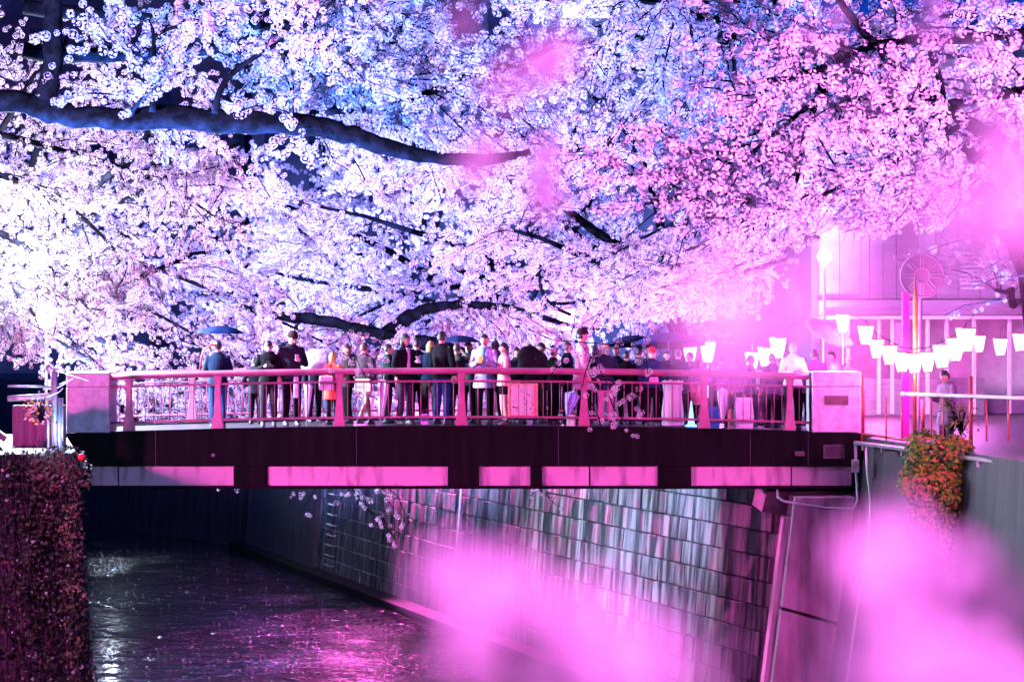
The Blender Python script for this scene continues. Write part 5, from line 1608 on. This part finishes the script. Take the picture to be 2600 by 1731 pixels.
P[21] = person(1870, 905, 47.4, 190, 'violet lit person behind the white cloth bundle', (0.32, 0.15, 0.40), (0.02, 0.02, 0.05), arms=('down', 'down'), hairstyle='bob', hair='hair_brown')
P[22] = person(2013, 868, 46.4, 10, 'person in white shirt and light brown hair by the last railing post', (0.75, 0.62, 0.66), BK, hair='hair_blond', arms=('phone', 'chest'))
P[23] = person(2068, 885, 47.6, 175, 'person in purple coat under the pale umbrella beside the right pillar', (0.30, 0.10, 0.35), BK, arms=('hold', 'down'), coat=0.2)
P[24] = person(2112, 890, 47.6, -60, 'person with crumpled clear rain hood behind the right pillar', (0.65, 0.55, 0.65), GREY, arms=('down', 'pocket'), hood=True)
P[25] = person(2155, 905, 47.9, 20, 'round headed person in pale coat behind the right pillar', (0.75, 0.66, 0.72), GREY, arms=('chest', 'down'), hat=('beanie', (0.7, 0.55, 0.62)))
P[26] = person(2040, 905, 47.0, 160, 'person in black and yellow between the last post and right pillar', (0.04, 0.03, 0.04), BK, arms=('down', 'down'))

EXTRA = [
    (648, 905, 48.2, 170, 'short dark person behind the masked person in the black hood', (0.02, 0.02, 0.03), BK, 'hair_black', ('pocket', 'pocket'), 'short'),
    (798, 880, 48.4, 185, 'dark haired person standing behind the clear umbrella', (0.03, 0.025, 0.05), BK, 'hair_black', ('down', 'down'), 'bob'),
    (882, 872, 47.6, 30, 'person with dark curly hair just right of the coral coat', (0.05, 0.025, 0.03), BK, 'hair_brown', ('hold', 'phone'), 'bob'),
    (985, 872, 47.6, 165, 'person in dark green coat left of the smiling man', (0.015, 0.035, 0.03), BK, 'hair_black', ('down', 'phone'), 'short'),
    (1058, 858, 47.7, 190, 'person in dark jacket squeezed behind the smiling man', (0.012, 0.012, 0.02), BK, 'hair_black', ('down', 'down'), 'short'),
    (1190, 866, 47.8, 30, 'person with brown fringe left of the pale blue jacket', (0.05, 0.05, 0.06), BK, 'hair_brown', ('phone', 'phone'), 'bob'),
    (1258, 862, 47.9, 185, 'person with black hair right behind the pale blue jacket', (0.02, 0.05, 0.06), BK, 'hair_black', ('down', 'down'), 'long'),
    (1312, 880, 47.7, 175, 'person in grey coat just behind the black tilted umbrella', (0.05, 0.045, 0.055), BK, 'hair_black', ('hold', 'down'), 'short'),
    (1375, 868, 47.8, 160, 'tall dark person right of the speckled board', (0.012, 0.012, 0.016), BK, 'hair_black', ('down', 'down'), 'short'),
    (1440, 866, 47.5, 200, 'dark person directly left of the mauve raincoat', (0.014, 0.014, 0.02), BK, 'hair_brown', ('pocket', 'hold'), 'short'),
    (1512, 874, 47.7, 175, 'black clad person between mauve raincoat and dark blue coat', (0.012, 0.014, 0.02), BK, 'hair_black', ('down', 'hold'), 'bob'),
    (1565, 876, 47.9, 20, 'dim person right behind the orange lit face', (0.02, 0.02, 0.035), BK, 'hair_black', ('phone', 'phone'), 'short'),
    (1622, 880, 47.6, 170, 'person in navy hooded coat left of the red hat', (0.012, 0.02, 0.06), BK, 'hair_black', ('down', 'down'), 'short'),
    (1692, 888, 47.5, 185, 'navy person right of the red hat behind the petal bag', (0.012, 0.02, 0.07), BK, 'hair_black', ('down', 'down'), 'bob'),
    (1752, 892, 47.8, 170, 'violet tinted person behind the glowing cone', (0.08, 0.04, 0.14), BK, 'hair_black', ('hold', 'down'), 'short'),
    (1905, 900, 47.5, 180, 'dark violet person left of the far pillar', (0.14, 0.06, 0.20), BK, 'hair_black', ('down', 'down'), 'short'),
    (1960, 896, 47.4, 175, 'purple coated person in front of the far pillar', (0.16, 0.07, 0.2), BK, 'hair_brown', ('down', 'pocket'), 'short'),
    (1990, 905, 48.0, 160, 'shorter purple person left of the white shirted person', (0.2, 0.08, 0.22), BK, 'hair_black', ('down', 'down'), 'bob'),
]
for i_, (px_, py_, Y_, fc, lab, tp, bt, hr, am, hs_) in enumerate(EXTRA):
    fc = (fc, 25, -70, 95, 200, -20)[i_ % 6]
    person(px_, py_, Y_, fc, lab, tp, bt, hair=hr, arms=am, hairstyle=hs_, coat=0.08)

# smartphones, bags and umbrellas (each its own thing)
phone(P[2], 'dark phone held by the masked person in black')
phone(P[3], 'phone held by the person in the beanie', (0.6, 0.35, 0.4))
phone(P[6], 'pale edged phone held by the smiling person', (0.5, 0.45, 0.5))
phone(P[10], 'yellow phone held by the person in pale blue jacket', (0.7, 0.35, 0.05))
open_umbrella(W(1168, 905, 47.9) + Vector((0, 0, -0.05)), 0.42, (0.015, 0.022, 0.085), 'dark blue umbrella open behind the man in black', shaft=0.48)
open_umbrella(W(1700, 965, 48.3), 0.80, (0.018, 0.016, 0.10), 'large dark blue umbrella over the right part of the crowd', shaft=0.98, tiltx=-0.1)
open_umbrella(W(1610, 955, 48.9), 0.60, (0.012, 0.012, 0.05), 'black umbrella behind the large blue umbrella', shaft=0.85, tiltx=-0.1)
open_umbrella(W(1335, 930, 46.4), 0.34, (0.010, 0.010, 0.012), 'black umbrella tilted down beside the woman in pink', shaft=0.38, tiltx=1.15, tilty=0.3)
open_umbrella(W(560, 900, 48.6), 0.5, (0.005, 0.015, 0.07), 'dark blue umbrella open behind the person in jeans at left', shaft=0.6)
open_umbrella(W(805, 935, 47.2), 0.34, None, 'clear umbrella tilted over the person in the coral coat', clear=True, shaft=0.34, tiltx=0.9, tilty=-0.2)
open_umbrella(W(2075, 905, 47.9), 0.55, (0.5, 0.3, 0.45), 'pale pink umbrella sloping above the right pillar', shaft=0.75, tilty=0.6, clear=False)
folded_umbrella(W(778, 1078, 46.0), 0.95, 0.085, MAT['frost'], 'folded clear umbrella standing between the beanie wearer and the coral coat', 0.06)
folded_umbrella(W(965, 1080, 46.1), 1.05, 0.13, MAT['frost'], 'wide folded clear umbrella beside the walking legs', 0.08)
folded_umbrella(W(1835, 1080, 46.2), 0.85, 0.12, MAT['frost'], 'folded pale umbrella hanging point down behind the white post', 0.0)
peri = cloth((0.30, 0.32, 0.72))
fu = folded_umbrella(W(1438, 1062, 46.0), 0.62, 0.16, peri, 'half folded periwinkle umbrella beside the mauve raincoat', 0.25)
# red hooped handle at left
mb = MB(); mb.tube([W(508, 940, 45.9) - W(508, 940, 45.9)] + [W(a, b, 45.9) - W(508, 940, 45.9) for a, b in ((512, 905), (520, 885), (535, 876), (550, 876))], 0.018, 8)
o = mb.build('red_hoop', MAT['rail_red'], None, True, loc=W(508, 940, 45.9)); tag(o, 'curved red hoop rising behind the railing beside the person in jeans', 'hoop')


def bag(loc, w, d, h, col, label, name='shoulder_bag', taper=0.9, mt=None, band=None):
    root = empty(name, loc, rnd.uniform(-0.2, 0.2), label=label, cat='bag')
    mb = MB(); vs = []
    for z, k in ((0, 1.0), (h * 0.5, 1.03), (h, taper)):
        vs += [(-w / 2 * k, -d / 2 * k, z), (w / 2 * k, -d / 2 * k, z), (w / 2 * k, d / 2 * k, z), (-w / 2 * k, d / 2 * k, z)]
    fs = [(3, 2, 1, 0), (8, 9, 10, 11)]
    for i in range(2):
        for k in range(4):
            a = i * 4 + k; b = i * 4 + (k + 1) % 4; fs.append((a, b, b + 4, a + 4))
    mb.add(vs, fs); mb.build('pouch', mt or cloth(col), root, bevel=0.015)
    mb = MB(); mb.tube([(-w * 0.3, 0, h), (-w * 0.22, 0, h + w * 0.5), (w * 0.22, 0, h + w * 0.5), (w * 0.3, 0, h)], 0.010, 6); mb.build('handle', cloth((0.1, 0.08, 0.1)), root, True)
    if band:
        mb = MB(); mb.box((0, -d / 2 - 0.004, h * 0.5), (w * 1.01, 0.012, h * 0.16)); mb.build('band', cloth(band), root)
    return root


bag(W(828, 990, 46.2), 0.28, 0.10, 0.28, (0.75, 0.62, 0.68), 'pale shoulder bag beside the coral coat')
bag(W(922, 995, 46.1), 0.32, 0.12, 0.26, (0.75, 0.68, 0.45), 'white and yellow bag with lettered band beside the walking person', band=(0.8, 0.78, 0.82))
bag(W(752, 1010, 46.0), 0.10, 0.06, 0.42, (0.6, 0.35, 0.62), 'narrow pink bag hanging behind the masked person')
bag(W(1078, 1078, 46.2), 0.16, 0.08, 0.22, (0.55, 0.40, 0.66), 'small lilac paper bag on the deck near the black trousers')
bag(W(1398, 985, 47.6), 0.3, 0.1, 0.3, (0.30, 0.28, 0.5), 'soft lilac bag carried behind the speckled board')
bag(W(1765, 995, 46.6), 0.2, 0.1, 0.0001 + 0.2, (0.7, 0.2, 0.3), 'small pink bag at the violet lit figures')
bag(W(1812, 1085, 46.3), 0.24, 0.12, 0.42, (0.03, 0.10, 0.30), 'tall dark blue bag behind the white post')
bag(W(1858, 1085, 46.2), 0.15, 0.1, 0.36, (0.75, 0.35, 0.32), 'coral paper bag left of the white cloth bundle')
bag(W(1888, 1086, 46.1), 0.36, 0.16, 0.60, (0.80, 0.72, 0.76), 'white cloth bundle standing before the far pillar')
bag(W(1660, 972, 46.3), 0.18, 0.1, 0.12, (0.75, 0.25, 0.45), 'pink heart shaped purse beside the clear petal bag', name='purse')
bag(W(1450, 1083, 46.1), 0.16, 0.1, 0.24, (0.45, 0.3, 0.35), 'small striped paper bag under the periwinkle umbrella')
# backpack straps of person 3
mb = MB(); mb.box((0, 0, 0), (0.30, 0.16, 0.42)); o = mb.build('backpack', cloth((0.55, 0.20, 0.03)), None, loc=off(P[3], (0.02, 0.22, 1.18)), rot=(0, 0, math.radians(20)), bevel=0.05); tag(o, 'dark orange backpack on the person in the beanie', 'backpack')
# speckled board
bd = empty('speckled_board', W(1328, 1061, 45.7), label='coral framed white board with dark speckles leaning behind the railing', cat='board')
mb = MB(); mb.box((0, 0, 0.34), (0.59, 0.03, 0.68)); mb.build('frame', cloth((0.85, 0.30, 0.20)), bd, bevel=0.006)
mb = MB(); mb.box((-0.02, -0.018, 0.35), (0.46, 0.006, 0.58)); mb.build('sheet', M_('speckled_print', (0.03, 0.02, 0.03), 0.7, (0.80, 0.62, 0.62), 26, ramp=(0.36, 0.40)), bd)
# petal bag (clear) and glowing lamp cone
pbag = empty('clear_petal_bag', W(1708, 1080, 46.0), label='tall clear plastic bag full of fallen petals behind the railing', cat='bag')
mb = MB(); mb.rings([(0, 0, 0, 0.23, 0.10), (0, 0, 0.25, 0.225, 0.11), (0, 0, 0.6, 0.18, 0.09), (0, 0, 0.88, 0.21, 0.10)], 18, cap=False); c_ = mb.build('sack', MAT['clear'], pbag, True)
mb = MB(); mb.tube([(-0.04, 0, 0.05), (-0.03, 0, 0.8)], 0.028, 8); mb.build('wooden_stick', cloth((0.75, 0.35, 0.18)), pbag, True)
r = random.Random(77)
pts = [(r.uniform(-0.19, 0.19), r.uniform(-0.07, 0.07), r.choice((r.uniform(0.03, 0.2), r.uniform(0.7, 0.9), r.uniform(0.05, 0.15)))) for _ in range(60)]
bb = blossoms(pts, [0.5] * 60, pbag)
cn = empty('glowing_cone', W(1755, 1082, 46.0), label='small blue white glowing cone lamp standing on the deck', cat='lamp')
mb = MB(); mb.rings([(0, 0, 0.02, 0.075, 0.075), (0, 0, 0.2, 0.05, 0.05), (0, 0, 0.42, 0.022, 0.022), (0, 0, 0.5, 0.012, 0.012)], 8); mb.build('cone', emit('cone_glow', (0.4, 0.65, 1.0), 1.6), cn)
mb = MB(); mb.rings([(0, 0, 0.0, 0.11, 0.11), (0, 0, 0.03, 0.10, 0.10)], 12); mb.build('base', emit('cone_base_glow', (0.1, 0.5, 1.0), 8), cn)
# stooping figure statue on the street at right
st = person(2405, 935, 42.4, -60, 'pale hooded figure stooping behind the street railing at right', (0.20, 0.12, 0.2), (0.08, 0.04, 0.08), arms=('hold', 'hold'), hood=True, nod=1, base=ZS - 0.3, coat=0.2)

# ------------------------------------------------------------ blossoms right in front of the lens
def petal_flower():
    mb = MB(); n = 5; 
    for k in range(n):
        a = 2 * math.pi * k / n
        R = Matrix.Rotation(a, 3, 'Z')
        P_ = [(0.0015, 0, 0), (0.008, 0.0062, 0.0018), (0.0145, 0.0085, 0.004), (0.0185, 0.0045, 0.0058), (0.0172, 0, 0.0052), (0.0185, -0.0045, 0.0058), (0.0145, -0.0085, 0.004), (0.008, -0.0062, 0.0018), (0.010, 0, 0.0012)]
        vs = [R @ Vector(p) for p in P_]
        mb.add(vs, [(0, 1, 8), (1, 2, 8), (2, 3, 8), (3, 4, 8), (4, 5, 8), (5, 6, 8), (6, 7, 8), (7, 0, 8)])
    me = mb.mesh('flower', MAT['blossom_near'], True)
    at = me.attributes.new('rad', 'FLOAT', 'POINT'); at.data.foreach_set('value', [min(1, Vector(v).xy.length / 0.009) for v in mb.v])
    return me


FL = petal_flower()


def near_branch(label, spots, seed):
    r = random.Random(seed)
    c0 = W(spots[0][0], spots[0][1], spots[0][2])
    root = empty('blossoming_twig', c0, label=label, cat='branch', group='out of focus blossom twigs close to the lens')
    prev = None; tw = MB(); P_ = []
    for (a, b, Y, n, sp) in spots:
        c = W(a, b, Y); P_.append(c - c0 + Vector((0, 0.02, 0)))
        for i in range(n):
            p = c + Vector((r.gauss(0, sp), r.gauss(0, sp * 0.7), r.gauss(0, sp)))
            o = bpy.data.objects.new('flower', FL); COL.objects.link(o); o.parent = root
            o.location = p - c0
            o.rotation_euler = (math.pi / 2 + r.uniform(-0.8, 0.8), r.uniform(-0.8, 0.8), r.uniform(0, 6))
            s = r.uniform(0.85, 1.15); o.scale = (s, s, s)
    if len(P_) > 1:
        tw.tube(P_, 0.0016, 5); tw.build('twig', MAT['bark'], root, True)
    return root


near_branch('large blurred pink blossom cluster hanging across the lower right', [
    (1120, 1450, 1.5, 2, 0.007), (1180, 1480, 1.45, 5, 0.012), (1260, 1540, 1.3, 4, 0.011), (1350, 1600, 1.3, 4, 0.013), (1430, 1640, 1.3, 5, 0.013),
    (1390, 1710, 1.45, 5, 0.015), (1530, 1640, 1.3, 3, 0.011), (1640, 1670, 1.3, 3, 0.012), (1730, 1700, 1.45, 6, 0.016)], 1)
near_branch('blurred pink blossom cluster filling the lower right corner', [
    (2200, 1450, 1.35, 3, 0.011), (2310, 1410, 1.35, 2, 0.010), (2320, 1310, 1.4, 1, 0.004), (2340, 1500, 1.4, 4, 0.014), (2460, 1500, 1.3, 3, 0.013), (2530, 1540, 1.3, 3, 0.014), (2290, 1650, 1.3, 4, 0.013),
    (2200, 1710, 1.4, 5, 0.016), (2360, 1730, 1.4, 5, 0.016), (2520, 1690, 1.4, 4, 0.016)], 2)
near_branch('soft pink blossom veil, partly added for lamp glow, before the shop and the lanterns', [
    (1850, 790, 0.95, 1, 0.002), (2210, 630, 0.95, 1, 0.002), (2130, 740, 0.8, 1, 0.001), (2440, 690, 0.6, 1, 0.001), (2560, 520, 1.2, 2, 0.008)], 3)  # some flowers added to stand in for the pink glow of the lamps
near_branch('small blurred pink blossoms floating above the long dark limb', [
    (1155, 40, 2.6, 3, 0.02), (1370, 120, 1.9, 3, 0.016), (1405, 175, 1.9, 2, 0.010)], 4)
near_branch('two small blurred pink blossoms at the tip of the dark limb', [
    (1280, 410, 2.1, 3, 0.013), (1385, 478, 2.6, 4, 0.018)], 5)
near_branch('blurred pink blossoms high at the top right', [
    (2110, 40, 3.6, 2, 0.015), (2110, 95, 3.6, 3, 0.02), (2430, 175, 3.2, 4, 0.025), (2330, 30, 3.2, 5, 0.04), (2530, 480, 1.6, 6, 0.02), (2520, 400, 1.6, 4, 0.02)], 6)
# pink lantern hanging over the camera bridge
ln_ = paper_lantern((0.9, -0.5, 2.3), 'lantern over the viewing bridge', 1.0, group='lanterns lighting the near banks')
ln_.rotation_euler = (0, 0, 0)
point((0.75, -0.45, 1.95), 920, (0.95, 0.22, 0.98), 0.12, ln_)
